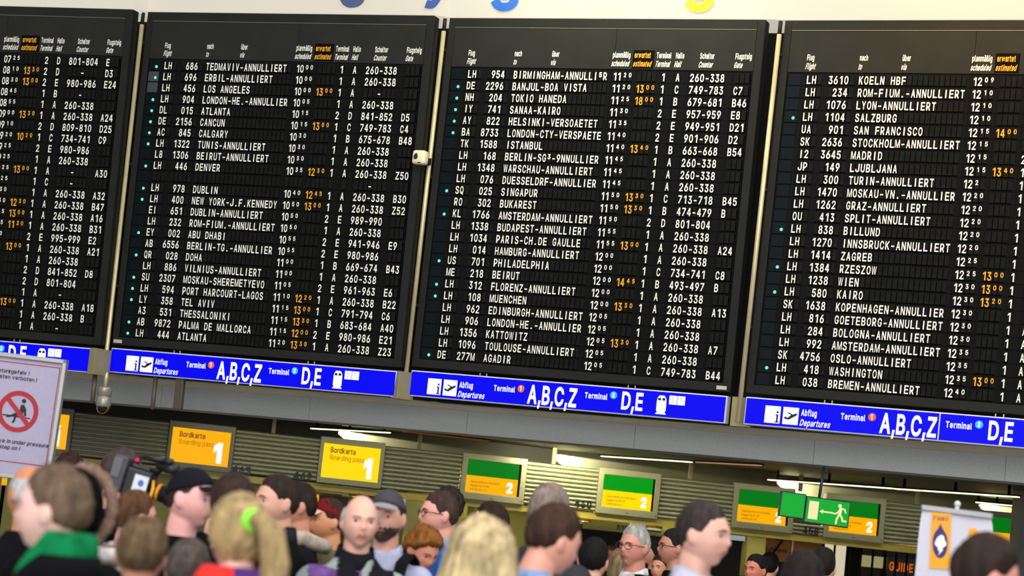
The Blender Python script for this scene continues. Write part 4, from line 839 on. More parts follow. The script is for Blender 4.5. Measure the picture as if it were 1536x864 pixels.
for x, z, r in ((0, 4, 6.5), (-3, 0, 5), (4, 0, 5), (1, 8, 4.5), (-1, -4, 3.5)): disc(mb, cx+x*k, cz+z*k, r*k, -.016-.0005*x-.0001*z)
mb.add([(cx+x*k, -.021, cz+z*k) for x, z in [(-3, -4), (6, -3), (3, -9), (5, -9), (-2, -18), (0, -11), (-3, -11)]], [(0, 1, 2, 6), (6, 2, 3, 5), (5, 3, 4)])
mb.build('white_emblem', m_bwh, bn, fix=False)
mb = MB(); a, b = bl(1398.5, 779.5); text(mb, 'IT SAW IT', a, b, 5.5*k, -.014, .02, .7, width=23*k); mb.build('dark_lettering', m_bnv, bn, fix=False)
# floor
m_floor = mat('grey_terrazzo', (120, 118, 112), .35, noise=.15, nscale=40)
mb = MB(); mb.box(-16, 16, -4, 40, -.1, 0); tag(mb.build('floor', m_floor), 'grey hall floor', kind='structure')
# ================================================================ people
def ss(e0, e1, x):
    t = np.clip((x-e0)/(e1-e0), 0, 1); return t*t*(3-2*t)
NU, NV = 72, 56
_th = np.linspace(0, PI, NV+1)[1:-1]; _ph = np.linspace(0, 2*PI, NU, endpoint=False)
_T, _P = np.meshgrid(_th, _ph, indexing='ij')
DIR = np.stack([np.sin(_T)*np.sin(_P), -np.sin(_T)*np.cos(_P), np.cos(_T)], -1).reshape(-1, 3)
DIR = np.vstack([DIR, [[0, 0, 1.]], [[0, 0, -1.]]])
_rows = NV-1
GF = []
for i in range(_rows-1):
    for j in range(NU): GF.append((i*NU+j, (i+1)*NU+j, (i+1)*NU+(j+1) % NU, i*NU+(j+1) % NU))
for j in range(NU): GF.append((_rows*NU, j, (j+1) % NU)); GF.append((_rows*NU+1, (_rows-1)*NU+(j+1) % NU, (_rows-1)*NU+j))
def head_points(D, fem=0.0):
    """skull and face, chin to crown .235 m, face towards -Y, origin in the middle"""
    x, y, z = D[:, 0].copy(), D[:, 1].copy(), D[:, 2].copy()
    X = .0765*x; Y = .099*y; Z = .1175*z
    low = np.clip(-z, 0, 1)
    X *= 1-.30*low**1.6-.06*fem*low
    back = np.clip(y, 0, 1); Y = np.where(y > 0, Y*(1-.42*ss(.15, .95, low)), Y)
    Y += .006*np.where(y > 0, ss(-.2, .6, z), 0)
    fr = np.clip(-y, 0, 1)
    # flatter face, fuller forehead
    Y = np.where(y < 0, Y*(1+.05*ss(.0, .5, np.abs(z))-.02), Y)
    g = lambda cx, cz, sx, sz: np.exp(-((X-cx)/sx)**2-((Z-cz)/sz)**2)*(fr > .12)
    gs = lambda cx, cz, sx, sz: g(cx, cz, sx, sz)+g(-cx, cz, sx, sz)
    d = np.zeros_like(X)
    d += (.017-.003*fem)*g(0, -.021, .011, .013)+.010*g(0, .000, .0085, .020)+.006*gs(.011, -.026, .008, .008)
    d += (.007-.004*fem)*gs(.024, .026, .024, .009)+.003*g(0, .022, .010, .008)
    d -= .010*gs(.031, .008, .015, .011)
    d += .005*gs(.045, -.022, .018, .016)
    d += .006*g(0, -.055, .026, .014)+.0045*g(0, -.050, .018, .0045)+.005*g(0, -.062, .016, .005)-.003*g(0, -.056, .024, .0025)-.004*g(0, -.074, .020, .006)
    d += .012*g(0, -.098, .024, .016)
    Y = Y-d
    X += np.sign(X)*.003*np.exp(-((Z+.06)/.03)**2)*(np.abs(X) > .02)
    return np.stack([X, Y, Z], -1)
HZ = 1.662                                       # head centre above the floor, body 1.78 tall
HP = Vector((0, -.012, HZ))
def remeshed(mb, vox, smooth=4, fac=.5):
    me = mb.mesh('tmp'); bm = bmesh.new(); bm.from_mesh(me); bmesh.ops.recalc_face_normals(bm, faces=bm.faces); bm.to_mesh(me); bm.free()
    o = bpy.data.objects.new('tmp', me); COL.objects.link(o)
    r = o.modifiers.new('r', 'REMESH'); r.mode = 'VOXEL'; r.voxel_size = vox
    if smooth: q = o.modifiers.new('s', 'SMOOTH'); q.factor = fac; q.iterations = smooth
    dg = bpy.context.evaluated_depsgraph_get(); ev = o.evaluated_get(dg); m2 = ev.to_mesh()
    nv = len(m2.vertices); V = np.empty(nv*3); m2.vertices.foreach_get('co', V); F = [tuple(p.vertices) for p in m2.polygons]
    ev.to_mesh_clear(); bpy.data.objects.remove(o); bpy.data.meshes.remove(me)
    return V.reshape(-1, 3), F
def loft(mb, secs, n=28):
    """secs (z, rx, ry, cy, power) rings joined into a closed body"""
    vs, fs = [], []
    for z, rx, ry, cy in secs:
        for k in range(n):
            a = 2*PI*k/n; c_, s_ = math.cos(a), math.sin(a); e = .82
            vs.append((rx*math.copysign(abs(c_)**e, c_), cy+ry*math.copysign(abs(s_)**e, s_), z))
    for i in range(len(secs)-1):
        for k in range(n): fs.append((i*n+k, i*n+(k+1) % n, (i+1)*n+(k+1) % n, (i+1)*n+k))
    fs.append(tuple(range(n-1, -1, -1))); fs.append(tuple((len(secs)-1)*n+k for k in range(n))); mb.add(vs, fs)
def limbs(mb, pts, rad):
    P = [Vector(p) for p in pts]; Q, Rr = [], []
    for i in range(len(P)-1):
        for t in np.linspace(0, 1, 7)[:-1]: Q.append(P[i].lerp(P[i+1], t)); Rr.append(rad[i]*(1-t)+rad[i+1]*t)
    Q.append(P[-1]); Rr.append(rad[-1]); mb.tube(Q, Rr, 14); mb.sphere(Q[-1], Rr[-1], 14, 8); mb.sphere(Q[0], Rr[0], 14, 8)
    for p, r in zip(P[1:-1], rad[1:-1]): mb.sphere(p, r*1.01, 14, 8)
def hand(mb, wr, d, palm, side):
    """palm and five fingers from the wrist along d; palm = direction the palm faces, side = towards the thumb"""
    d = Vector(d).normalized(); palm = Vector(palm); palm = (palm-d*palm.dot(d)).normalized(); s = d.cross(palm)*side
    M = Matrix((s, palm, d)).transposed()
    c = Vector(wr)+d*.048; mb.sphere(c, (.040, .017, .052), 14, 10, M=M.to_4x4())
    for k, (o, L) in enumerate(((.028, .072), (.009, .080), (-.010, .074), (-.028, .058))):
        a = Vector(wr)+d*.086+s*o; b = a+d*L*.5+palm*.010; e = b+d*L*.38+palm*.026
        mb.tube([a-d*.02, a, b, e], [.0095, .0095, .0088, .007], 10); mb.sphere(e, .007, 8, 6)
    a = Vector(wr)+d*.028+s*.030; b = a+d*.032+s*.028+palm*.012; e = b+d*.032+s*.006+palm*.012
    mb.tube([a, b, e], [.013, .0105, .008], 10); mb.sphere(e, .008, 8, 6)
ARM_DOWN = lambda s: ([(s*.172, .012, 1.385), (s*.235, .035, 1.12), (s*.245, -.05, .875)], (0, -.12, -1))
def arms_of(pose):
    L, Rg = ARM_DOWN(1), ARM_DOWN(-1)
    if pose == 'hold': Rg = ([(-.172, .012, 1.385), (-.29, -.16, 1.20), (-.20, -.36, 1.42)], (.25, -.75, .55))
    return L, Rg
def body_mesh(fem=0.0, pose='down', vox=.0068):
    mb = MB()
    mb.add([tuple(Vector(p)+HP) for p in head_points(DIR, fem)], GF)
    for s in (1, -1):
        M = Matrix.Rotation(s*R(-14), 4, 'Z') @ Matrix.Rotation(R(-8), 4, 'X')
        mb.sphere(HP+Vector((s*.079, .014, -.006)), (.009, .020, .033), 14, 12, M=M)
        mb.sphere(HP+Vector((s*.076, .008, -.022)), (.008, .014, .016), 12, 8)
    k = 1-.14*fem
    loft(mb, [(1.42, .085*k, .075*k, .02), (1.47, .066*k, .064*k, .018), (1.52, .058*k, .060*k, .016), (1.57, .056*k, .060*k, .012), (1.62, .05*k, .055*k, .008)])
    loft(mb, [(.80, .10, .08, .0), (.86, .160, .112, .01), (.95, .168, .115, .01), (1.08, .148*k, .10, 0), (1.22, .160*k, .112, -.004), (1.33, .180*k, .116, 0), (1.39, .168*k, .097, .010), (1.435, .120*k, .078, .018), (1.48, .07*k, .06, .018)])
    for (pts, d), s in zip(arms_of(pose), (1, -1)):
        limbs(mb, pts, (.055*k, .042*k, .028*k)); dd = Vector(d); palm = Vector((-s, .1, 0)) if pose == 'down' or s == 1 else Vector((.9, .2, .3))
        hand(mb, pts[-1], dd, palm, s if dd.z < 0 else -s)
    for s in (1, -1):
        limbs(mb, [(s*.088, .01, .87), (s*.10, -.01, .49), (s*.10, .025, .09)], (.088, .056, .040)); mb.sphere((s*.10, -.05, .04), (.042, .12, .04), 14, 10)
    return remeshed(mb, vox)
BODY = {('m', 'down'): body_mesh(0), ('f', 'down'): body_mesh(1.0), ('m', 'hold'): body_mesh(0, 'hold')}
def shell(pose, fem, g, hem=.76, vox=.013):
    k = 1-.14*fem; mb = MB()
    loft(mb, [(hem, .175+g, .118+g, .01), (.95, .178+g, .12+g, .01), (1.10, .160*k+g, .108+g, 0), (1.24, .170*k+g, .118+g, -.004), (1.33, .186*k+g, .118+g, 0), (1.395, .178*k+g*.8, .100+g*.8, .010), (1.44, .138*k+g*.6, .086+g*.6, .018), (1.475, .100*k+g*.5, .078+g*.4, .018), (1.512, .078*k+g*.3, .070+g*.3, .018)])
    for (pts, d), s in zip(arms_of(pose), (1, -1)):
        w = Vector(pts[-1])+(Vector(pts[-2])-Vector(pts[-1]))*.08
        limbs(mb, [pts[0], pts[1], w], (.060*k+g, .050*k+g, .038*k+g))
    return remeshed(mb, vox, 6)
JACK = {}
def jacket_mesh(pose, fem, g):
    q = (pose, fem, round(g, 3))
    if q not in JACK: JACK[q] = shell(pose, fem, g)
    return JACK[q]
tr = MB(); loft(tr, [(.78, .165, .115, .01), (.86, .176, .124, .01), (.98, .178, .122, .01)])
for s in (1, -1): limbs(tr, [(s*.088, .01, .85), (s*.10, -.005, .49), (s*.10, .025, .075)], (.100, .072, .064))
TROU = remeshed(tr, .016, 4)
sh = MB()
for s in (1, -1): sh.sphere((s*.10, -.055, .042), (.050, .138, .042), 16, 10); sh.tube([(s*.10, .025, .03), (s*.10, .025, .10)], .052, 14)
SHOE = remeshed(sh, .012, 2)

_rng = np.random.RandomState(3)
def wob(D, f, seed):
    r = np.random.RandomState(seed); o = np.zeros(len(D))
    for k in range(7):
        a = r.normal(size=3)*f; o += np.sin(D @ a+r.uniform(0, 6.28))/7
    return o
def hair_points(style, fem, seed):
    """closed cap of hair: stands out where the scalp is covered and sinks into the head elsewhere"""
    D = DIR; P = head_points(D, fem); N = D/np.array([.0765, .099, .1175]); N /= np.linalg.norm(N, axis=1)[:, None]
    x, y, z = D[:, 0], D[:, 1], D[:, 2]
    az = np.degrees(np.arctan2(np.abs(x), -y))          # 0 front .. 180 back
    if style in ('short', 'crop', 'side', 'boy', 'curly', 'thin'):
        line = np.interp(az, [0, 35, 60, 75, 92, 105, 130, 180], [.62, .58, .42, .12, .08, -.18, -.40, -.48])
        T = {'short': .012, 'crop': .006, 'side': .017, 'boy': .018, 'curly': .030, 'thin': .008}[style]
    elif style == 'fringe':                              # bald on top
        line = np.interp(az, [0, 60, 78, 100, 120, 180], [3, 3, .20, -.3, -.5, -.60]); T = .010
    elif style in ('long', 'bob', 'tail', 'bun'):
        line = np.interp(az, [0, 35, 60, 80, 100, 130, 180], [.60, .52, .22, -.15, -.45, -.75, -.80]); T = {'long': .042, 'tail': .012}.get(style, .022)
    elif style == 'beard':
        m = ss(-.22, -.42, z)*ss(100, 80, az)*1.0; m *= 1-np.exp(-((P[:, 0])/.02)**2-((P[:, 2]+.056)/.007)**2)
        m = np.maximum(m, np.exp(-((P[:, 0])/.026)**2-((P[:, 2]+.043)/.006)**2)*(y < 0))
        m = m*(.7+.5*wob(D, 30, seed)); t = -.004+.0085*m; return P+N*t[:, None]
    m = ss(-.10, .16, z-line+.10*wob(D, 22, seed+5))
    if style == 'fringe': m *= ss(.62, .42, z)
    if style in ('short', 'side', 'crop', 'boy'): T = T*(.30+.70*ss(0, .55, z-line))
    n = wob(D, 9, seed)*.5+wob(D, 26, seed+1)*.35
    t = -.006+(T+.006)*m*(1+.55*n)
    t += .006*m*ss(.4, 1, z)*(style in ('short', 'side', 'boy'))
    Q = P+N*t[:, None]
    if style in ('long', 'bob'):
        dn = ss(.15, -.75, z)*ss(70, 110, az); L = .20 if style == 'long' else .075
        Q[:, 2] -= L*dn; Q[:, 0] *= 1+(.62 if style == 'long' else .38)*dn*(1+.35*wob(D, 14, seed+9)); Q[:, 2] += .02*dn*wob(D, 20, seed+3); Q[:, 1] += (.035 if style == 'long' else .02)*dn*(y > 0)
    return Q
def bend(V, yaw, pitch, roll):
    """turn the head on the neck; V in body space"""
    if not (yaw or pitch or roll): return V
    wgt = ss(1.47, 1.575, V[:, 2]); pv = np.array([0, .018, 1.53]); out = V.copy()
    lv = np.round(wgt*12)/12
    for l in np.unique(lv):
        if l == 0: continue
        M = np.array((Matrix.Rotation(R(yaw)*l, 3, 'Z') @ Matrix.Rotation(R(pitch)*l, 3, 'X') @ Matrix.Rotation(R(roll)*l, 3, 'Y')))
        q = lv == l; out[q] = (V[q]-pv) @ M.T+pv
    # smooth interpolation inside the neck
    return out
def npmesh(name, V, F, smooth=True):
    me = bpy.data.meshes.new(name); me.from_pydata(V.tolist(), [], F)
    if smooth: me.polygons.foreach_set('use_smooth', [True]*len(me.polygons))
    return me
def mbnp(mb): return np.array([tuple(v) for v in mb.v]), mb.f
def hpts(pts): return [tuple(Vector(p)+HP) for p in pts]
CNT = [0]
PEOPLE = {}
def person(label, cx, cy, hpx, face, skin=(222, 170, 148), hair=('short', (70, 55, 45)), jacket=(14, 14, 16), trousers=(40, 42, 50), fem=0, yaw=0, pitch=0, roll=0, pose='down',
           beard=None, glasses=None, collar=None, cap=None, g=.018, extras=(), brow=True, hscale=1.0, col2=None, dist=None):
    """a standing person whose head is seen centred at cx, cy with head height hpx; face = where the face points (0 to us, 90 picture right); yaw, pitch, roll turn the head on the neck"""
    CNT[0] += 1; seed = CNT[0]
    hz = .245*hscale; s = 1.0
    hd = hz*s*FPX/hpx
    for _ in range(8):
        d = dist or hz*s*FPX/hpx; p = at(cx, cy, d); s = p.z/HZ
    p = at(cx, cy, dist or hz*s*FPX/hpx)
    bearing = math.atan2(p.x, p.y)
    body_face = face-yaw
    rot = R(body_face)-bearing                                   # face turned to picture right is positive
    hs = hz*hpx and (hpx*(dist or hz*s*FPX/hpx)/FPX/.245)/s
    off = Matrix.Rotation(rot, 3, 'Z') @ Vector((HP.x, HP.y, 0))*s
    M = Matrix.Translation((p.x-off.x, p.y-off.y, 0)) @ Matrix.Rotation(rot, 4, 'Z') @ Matrix.Scale(s, 4)
    key = ('f' if fem else 'm', pose if pose == 'hold' else 'down')
    V, F = BODY.get(key, BODY[('m', 'down')])
    ms = mat('skin_%d_%d_%d' % skin, skin, .5, noise=.06, nscale=9); mlip = mat('lips_%d_%d_%d' % skin, tuple(int(a*b) for a, b in zip(skin, (.90, .74, .72))), .45)
    B_ = lambda A: bend(np.asarray(A, float), yaw, pitch, roll)
    me = npmesh('person', B_(V), F); me.materials.append(ms); me.materials.append(mlip)
    C = np.array([V[list(f[:1])[0]] for f in F])-np.array(HP)
    lips = (np.abs(C[:, 0]) < .024-.35*np.abs(C[:, 2]+.056)) & (np.abs(C[:, 2]+.056) < .0095) & (C[:, 1] < -.07)
    me.polygons.foreach_set('material_index', lips.astype(int).tolist())
    o = bpy.data.objects.new('person', me); COL.objects.link(o); o.matrix_world = M; tag(o, label, 'person', 'crowd below the departure boards')
    def child(name, A, F_, m, sm=True, par=None, b=True, lab=None):
        me = npmesh(name, B_(A) if b else np.asarray(A, float), F_, sm); me.materials.append(m); c = bpy.data.objects.new(name, me); COL.objects.link(c); c.parent = par or o
        if lab: c['label'] = lab
        return c
    hcol = hair[1] if hair else (60, 45, 38)
    mh = mat('hair_%d_%d_%d' % hcol, hcol, .75, nscale=34, bump=1.0, spec=.2, stretch=(1, 1, .22), col2=tuple(int(a*.62) for a in hcol))
    ho = None
    if hair:
        Q = hair_points(hair[0], fem, seed)+np.array(HP); ho = child('hair', Q, GF, mh)
        if hair[0] == 'tail':
            mb = MB(); tl = hair[2] if len(hair) > 2 else 1
            pts = [(0.0, .095, .045), (tl*.02, .135, .05), (tl*.05, .165, .01), (tl*.07, .17, -.07), (tl*.075, .15, -.16), (tl*.07, .135, -.26), (tl*.065, .13, -.33)]
            limbs(mb, hpts(pts), (.018, .030, .040, .043, .040, .030, .010)); A, F_ = mbnp(mb); child('ponytail', A, F_, mh, par=ho)
            mb = MB(); M2 = Matrix.Translation(Vector((tl*.006, .112, .048))+HP) @ Matrix.Rotation(R(75), 4, 'X'); mb.lathe([(.022, -.014), (.034, -.010), (.036, .0), (.034, .010), (.022, .014)], 18, M=M2); A, F_ = mbnp(mb); child('hair_tie', A, F_, mat('neon_green_band', (140, 240, 60), .5), par=ho)
    if beard: child('beard', hair_points('beard', fem, seed)+np.array(HP), GF, mat('hair_%d_%d_%d' % beard, beard, .6, nscale=30, bump=.7, col2=tuple(int(a*.6) for a in beard)))
    me_w = mat('eye_white', (176, 160, 152), .4); me_i = mat('eye_iris', (48, 40, 34), .2)
    for sx in (1, -1):
        mb = MB(); mb.sphere((0, 0, 0), .0112, 16, 12, M=Matrix.Rotation(R(90), 4, 'X')); 
        A = np.array([tuple(v) for v in mb.v])+np.array(HP)+np.array([sx*.031, -.0748, .007])
        e = child('eye', A, mb.f, me_w); e.data.materials.append(me_i)
        ctr = np.array([np.mean([mb.v[i] for i in f], axis=0) for f in mb.f]); idx = (ctr[:, 1] < -.0088).astype(int); e.data.polygons.foreach_set('material_index', idx.tolist())
        if brow:
            mb = MB(); mb.tube(hpts([(sx*.012, -.0985, .0245), (sx*.024, -.099, .0285), (sx*.038, -.092, .028), (sx*.049, -.080, .022)]), [.0022, .003, .0028, .0015], 8); A, F_ = mbnp(mb); child('eyebrow', A, F_, mh)
    if glasses:
        mb = MB(); gm = mat('glasses_%d_%d_%d' % glasses, glasses, .3)
        for sx in (1, -1):
            pts = [(sx*(.033+.025*math.copysign(abs(math.cos(a))**.7, math.cos(a))), -.102+.012*abs(math.cos(a)-sx*0)*.3, .004+.017*math.copysign(abs(math.sin(a))**.7, math.sin(a))) for a in np.linspace(0, 2*PI, 25)]
            mb.tube(hpts(pts), .0026, 6); mb.tube(hpts([(sx*.058, -.099, .010), (sx*.074, -.07, .012), (sx*.079, -.01, .008), (sx*.078, .012, .002)]), .0026, 6)
        mb.tube(hpts([(-.009, -.106, .008), (0, -.109, .010), (.009, -.106, .008)]), .0026, 6); A, F_ = mbnp(mb); child('glasses', A, F_, gm)
    jm = mat('cloth_%d_%d_%d' % jacket, jacket, .8, nscale=7, bump=.25, col2=col2 or tuple(int(a*.8) for a in jacket))
    JV, JF = jacket_mesh(pose if pose == 'hold' else 'down', fem, g); jk = child('jacket', JV, JF, jm, b=False)
    child('trousers', TROU[0], TROU[1], mat('cloth_%d_%d_%d' % trousers, trousers, .85), b=False); child('shoes', SHOE[0], SHOE[1], mat('shoe_leather', (26, 22, 20), .45), b=False)
    if collar:
        cc, kind = collar
        cm = mat('cloth_%d_%d_%d' % cc, cc, .8, nscale=16, bump=.5, col2=tuple(int(a*.72) for a in cc)); mb = MB(); n = 32
        prof = {'stand': [(.098, 1.475), (.088, 1.52), (.079, 1.560), (.074, 1.562), (.078, 1.52), (.086, 1.475)], 'shirt': [(.094, 1.478), (.080, 1.52), (.074, 1.545), (.069, 1.545), (.073, 1.50)],
                'scarf': [(.10, 1.47), (.118, 1.495), (.116, 1.53), (.100, 1.562), (.082, 1.575), (.070, 1.56), (.07, 1.50)], 'slant': [(.112, 1.525), (.120, 1.555), (.112, 1.60), (.094, 1.612), (.078, 1.585), (.084, 1.53)], 'high': [(.106, 1.46), (.104, 1.53), (.092, 1.58), (.082, 1.582), (.078, 1.53)], 'hood': [(.11, 1.46), (.135, 1.49), (.13, 1.53), (.10, 1.55), (.085, 1.54), (.08, 1.48)]}[kind]
        vs = []; fs = []
        for r, z in prof:
            for k in range(n):
                a = 2*PI*k/n; bk = max(0, math.sin(a)); wv = .004*math.sin(5*a+z*60)*(kind in ('scarf', 'hood'))
                rr = r+wv+(.05*bk*(kind == 'hood')*(z < 1.55)); fr = max(0, -math.sin(a))
                vs.append((rr*math.cos(a), .018+rr*math.sin(a), z-.035*fr*(kind != 'scarf')-.03*bk*(kind == 'hood')-.095*fr*(kind == 'slant')))
        Lp = len(prof)
        for i in range(Lp): 
            for k in range(n): fs.append((i*n+k, i*n+(k+1) % n, ((i+1) % Lp)*n+(k+1) % n, ((i+1) % Lp)*n+k))
        child({'stand': 'collar', 'shirt': 'shirt_collar', 'scarf': 'scarf', 'slant': 'scarf', 'high': 'collar', 'hood': 'hood'}[kind], vs, fs, cm, par=None, b=False)
    if cap:
        c1, c2, front = cap; cmn = mat('cloth_%d_%d_%d' % c1, c1, .8, nscale=18, bump=.3)
        P = head_points(DIR, fem); N = DIR/np.array([.0765, .099, .1175]); N /= np.linalg.norm(N, axis=1)[:, None]
        m = ss(.30, .38, DIR[:, 2]+.30*DIR[:, 1]); A = P+N*(-.008+.020*m)[:, None]; A[:, 2] += .004*ss(.5, 1, DIR[:, 2]); co_ = child('cap', A+np.array(HP), GF, cmn)
        mb = MB(); vs = []; nn = 14
        for i in range(nn+1):
            a = -1.15+2.3*i/nn
            for rr, dz in ((.094, .0), (.165, -.016)):
                for t in (0, .005):
                    k = 1 if rr < .1 else (1-.06*abs(a)); vs.append((.072*math.sin(a)*rr/.094*.92 if rr < .1 else .085*math.sin(a), -(rr*math.cos(a*.8))*k-.004, .062+dz-.012*math.sin(a)**2+t))
        fs = []
        for i in range(nn):
            b = i*4; c = b+4; fs += [(b, b+2, c+2, c), (b+1, c+1, c+3, b+3), (b+2, b+3, c+3, c+2), (b, c, c+1, b+1)]
        fs += [(0, 1, 3, 2), (nn*4, nn*4+2, nn*4+3, nn*4+1)]
        child('brim', hpts(vs), fs, mat('cloth_%d_%d_%d' % c2, c2, .8, nscale=18, bump=.3), False, par=co_)
        if front:
            mb = MB(); Q = [];
            for zz in np.linspace(.048, .098, 5):
                for aa in np.linspace(-.55, .55, 7):
                    r_ = math.sqrt(max(0, 1-(zz/.1175)**2)); Q.append((.0765*r_*math.sin(aa)*1.31, -.099*r_*math.cos(aa)*1.03-.029, zz+.010))
            fs = [(i*7+j, i*7+j+1, (i+1)*7+j+1, (i+1)*7+j) for i in range(4) for j in range(6)]
            child('cap_front_panel', hpts(Q), fs, mat('cloth_%d_%d_%d' % front, front, .8), par=co_)
    for fn in extras: fn(o, child)
    PEOPLE[label] = (o, p, s)
    return o
# ---- extra garments
def stripes_scarf(o, child):
    for k, (col, a0, a1) in enumerate((((226, 40, 30), -.6, 1.2), ((70, 30, 110), 1.2, 2.2), ((226, 40, 30), 2.2, 4.2), ((190, 90, 120), 4.2, 5.7))):
        mb = MB(); n = 10; prof = [(.11, 1.44), (.132, 1.475), (.126, 1.525), (.10, 1.565), (.075, 1.57), (.07, 1.48)]
        vs = []; fs = []
        for r, z in prof:
            for j in range(n+1): a = a0+(a1-a0)*j/n; vs.append(((r+.006*math.sin(a*7))*math.cos(a), .018+(r+.006*math.sin(a*7))*math.sin(a), z))
        L = len(prof)
        for i in range(L):
            for j in range(n): fs.append((i*(n+1)+j, i*(n+1)+j+1, ((i+1) % L)*(n+1)+j+1, ((i+1) % L)*(n+1)+j))
        child('scarf', vs, fs, mat('wool_%d_%d_%d' % col, col, .9, noise=.25, nscale=30, bump=.6), b=False)
def fur_hood(o, child):
    mb = MB(); mb.sphere(HP+Vector((0, .035, .005)), (.125, .125, .155), 28, 20); A, F = mbnp(mb)
    A = np.array(A); m = ss(-.03, -.10, A[:, 1]-HP.y); A[:, 1] += m*.055; h = child('hood', A, F, mat('cloth_8_8_9', (8, 8, 9), .9, bump=.4, nscale=10))
    mb = MB(); pts = []
    for a in np.linspace(0, 2*PI, 41): pts.append(tuple(HP+Vector((.118*math.cos(a), -.062-.01*math.cos(2*a), .008+.150*math.sin(a)))))
    mb.tube(pts, [.024+.005*math.sin(i*2.3) for i in range(41)], 12, caps=False); A, F = mbnp(mb)
    child('fur_trim', A, F, mat('brown_fur', (124, 98, 84), .95, noise=.3, nscale=60, bump=1.0), par=h)
def backpack_strap(o, child):
    mb = MB(); s = -1
    for s in (1, -1):
        pts = [(s*.115, -.165, 1.10), (s*.12, -.163, 1.25), (s*.125, -.152, 1.36), (s*.125, -.10, 1.46), (s*.125, 0, 1.50), (s*.12, .09, 1.47), (s*.12, .15, 1.38)]
        vs = []; fs = []
        for i, p in enumerate(pts):
            for dx in (-.028, .028):
                for t in (0, .012):
                    n = Vector((0, p[1]-.01, max(0, p[2]-1.38)*1.6)).normalized(); vs.append((p[0]+dx, p[1]+n.y*t, p[2]+n.z*t))
        for i in range(len(pts)-1):
            b = i*4; c = b+4; fs += [(b, b+2, c+2, c), (b+1, c+1, c+3, b+3), (b+2, b+3, c+3, c+2), (b, c, c+1, b+1)]
        child('backpack_strap', vs, fs, mat('cloth_18_18_22', (18, 18, 22), .8), False, b=False)
def patch(name, col, test, lift=.004, pose='down', g=.018, fem=0):
    """a piece of garment lying on the front of the jacket where test(x, z) holds"""
    def f(o, child):
        JV, JF = jacket_mesh(pose, fem, g); V = np.array(JV); out = V.copy()
        c = V.mean(axis=0); n = V-np.array([0, .01, 0]); n[:, 2] = np.maximum(0, V[:, 2]-1.38)*1.5; n /= np.linalg.norm(n, axis=1)[:, None]+1e-9; out = V+n*lift
        keep = [q for q in JF if V[q[0], 1] < .03 and test(V[q[0], 0], V[q[0], 2])]
        used = sorted({i for q in keep for i in q}); mp = {a: b for b, a in enumerate(used)}
        child(name, out[used], [tuple(mp[i] for i in q) for q in keep], mat('cloth_%d_%d_%d' % col, col, .8, nscale=16, bump=.5, col2=tuple(int(a*.72) for a in col)), b=False)
    return f
def shirt_front(col, g=.018): return patch('shirt_front', col, lambda x, z: abs(x) < .012+.30*max(0, z-1.20) and z > 1.2, g=g)
def purple_yoke(o, child):
    patch('purple_chest_panel', (128, 88, 160), lambda x, z: -.20 < x < .02 and 1.0 < z < 1.462, .003, g=.022)(o, child)
    patch('dark_lapel', (24, 24, 32), lambda x, z: -.075 < x < .17 and z > 1.15 and not abs(x-.03) < .5*(z-1.40), .010, g=.022)(o, child)
def cap_badge(o, child):
    mb = MB(); M2 = Matrix.Translation(HP+Vector((.052, -.088, .072))) @ Matrix.Rotation(R(32), 4, 'Z') @ Matrix.Rotation(R(75), 4, 'X'); mb.lathe([(.006, -.002), (.012, -.002), (.012, .003), (.006, .003)], 18, M=M2); A, F = mbnp(mb); child('cap_badge', A, F, mat('silver_badge', (150, 190, 180), .4))

def black_collar(o, child):
    mb = MB(); n = 32; prof = [(.135, 1.44), (.142, 1.50), (.126, 1.545), (.112, 1.545), (.10, 1.45)]
    vs = [(r*math.cos(2*PI*k/n), .018+r*math.sin(2*PI*k/n), z-.10*max(0, -math.sin(2*PI*k/n))) for r, z in prof for k in range(n)]
    fs = [(i*n+k, i*n+(k+1) % n, ((i+1) % 5)*n+(k+1) % n, ((i+1) % 5)*n+k) for i in range(5) for k in range(n)]
    child('jacket_collar', vs, fs, mat('cloth_10_10_13', (10, 10, 13), .8, nscale=9, bump=.3), b=False)
# ---- the crowd
SK1, SK2, SK3, SK4 = (224, 180, 166), (214, 160, 138), (200, 138, 112), (226, 166, 150)
BK = (20, 20, 24)
person('boy with brown hair, bright green scarf collar and black jacket, facing left at the left', 78, 768, 128, -112, skin=(226, 184, 174), hair=('boy', (112, 92, 74)), jacket=(12, 12, 15), collar=((10, 130, 76), 'slant'), g=.024, extras=(black_collar,))
person('man with white side hair and orange bald crown left of the boy', 42, 742, 98, -150, skin=(214, 140, 100), hair=('fringe', (196, 196, 198)), jacket=(13, 14, 20), dist=8.4)
person('dark red-haired person seen from behind under the warning sign', 103, 711, 60, 165, hair=('bob', (64, 40, 34)), fem=1, jacket=(24, 21, 21))
person('person in black parka with brown fur hood trim, behind the boy with green scarf', 112, 764, 118, 150, hair=('short', (60, 44, 38)), jacket=(9, 9, 10), extras=(fur_hood,), g=.03, dist=7.6)
op = person('camera operator with grey-brown hair shouldering the video camera', 183, 716, 86, 112, hair=('short', (74, 62, 58)), jacket=(12, 12, 14), pose='hold', dist=10.0)
person('man with short brown hair and white hood, facing right before the video camera', 203, 777, 82, 118, skin=SK4, hair=('short', (104, 70, 46)), jacket=(196, 190, 184), collar=((216, 208, 204), 'hood'), dist=9.3)
person('ginger-brown haired person low between the boy and the white hood', 147, 796, 56, 170, hair=('curly', (130, 80, 42)), fem=1, jacket=(15, 14, 15))
person('boy in dark blue seen from behind, ears showing, right of the green scarf', 212, 834, 94, 176, skin=SK3, hair=('boy', (116, 94, 68)), jacket=(9, 15, 31), g=.026, collar=((12, 22, 50), 'high'), dist=6.4)
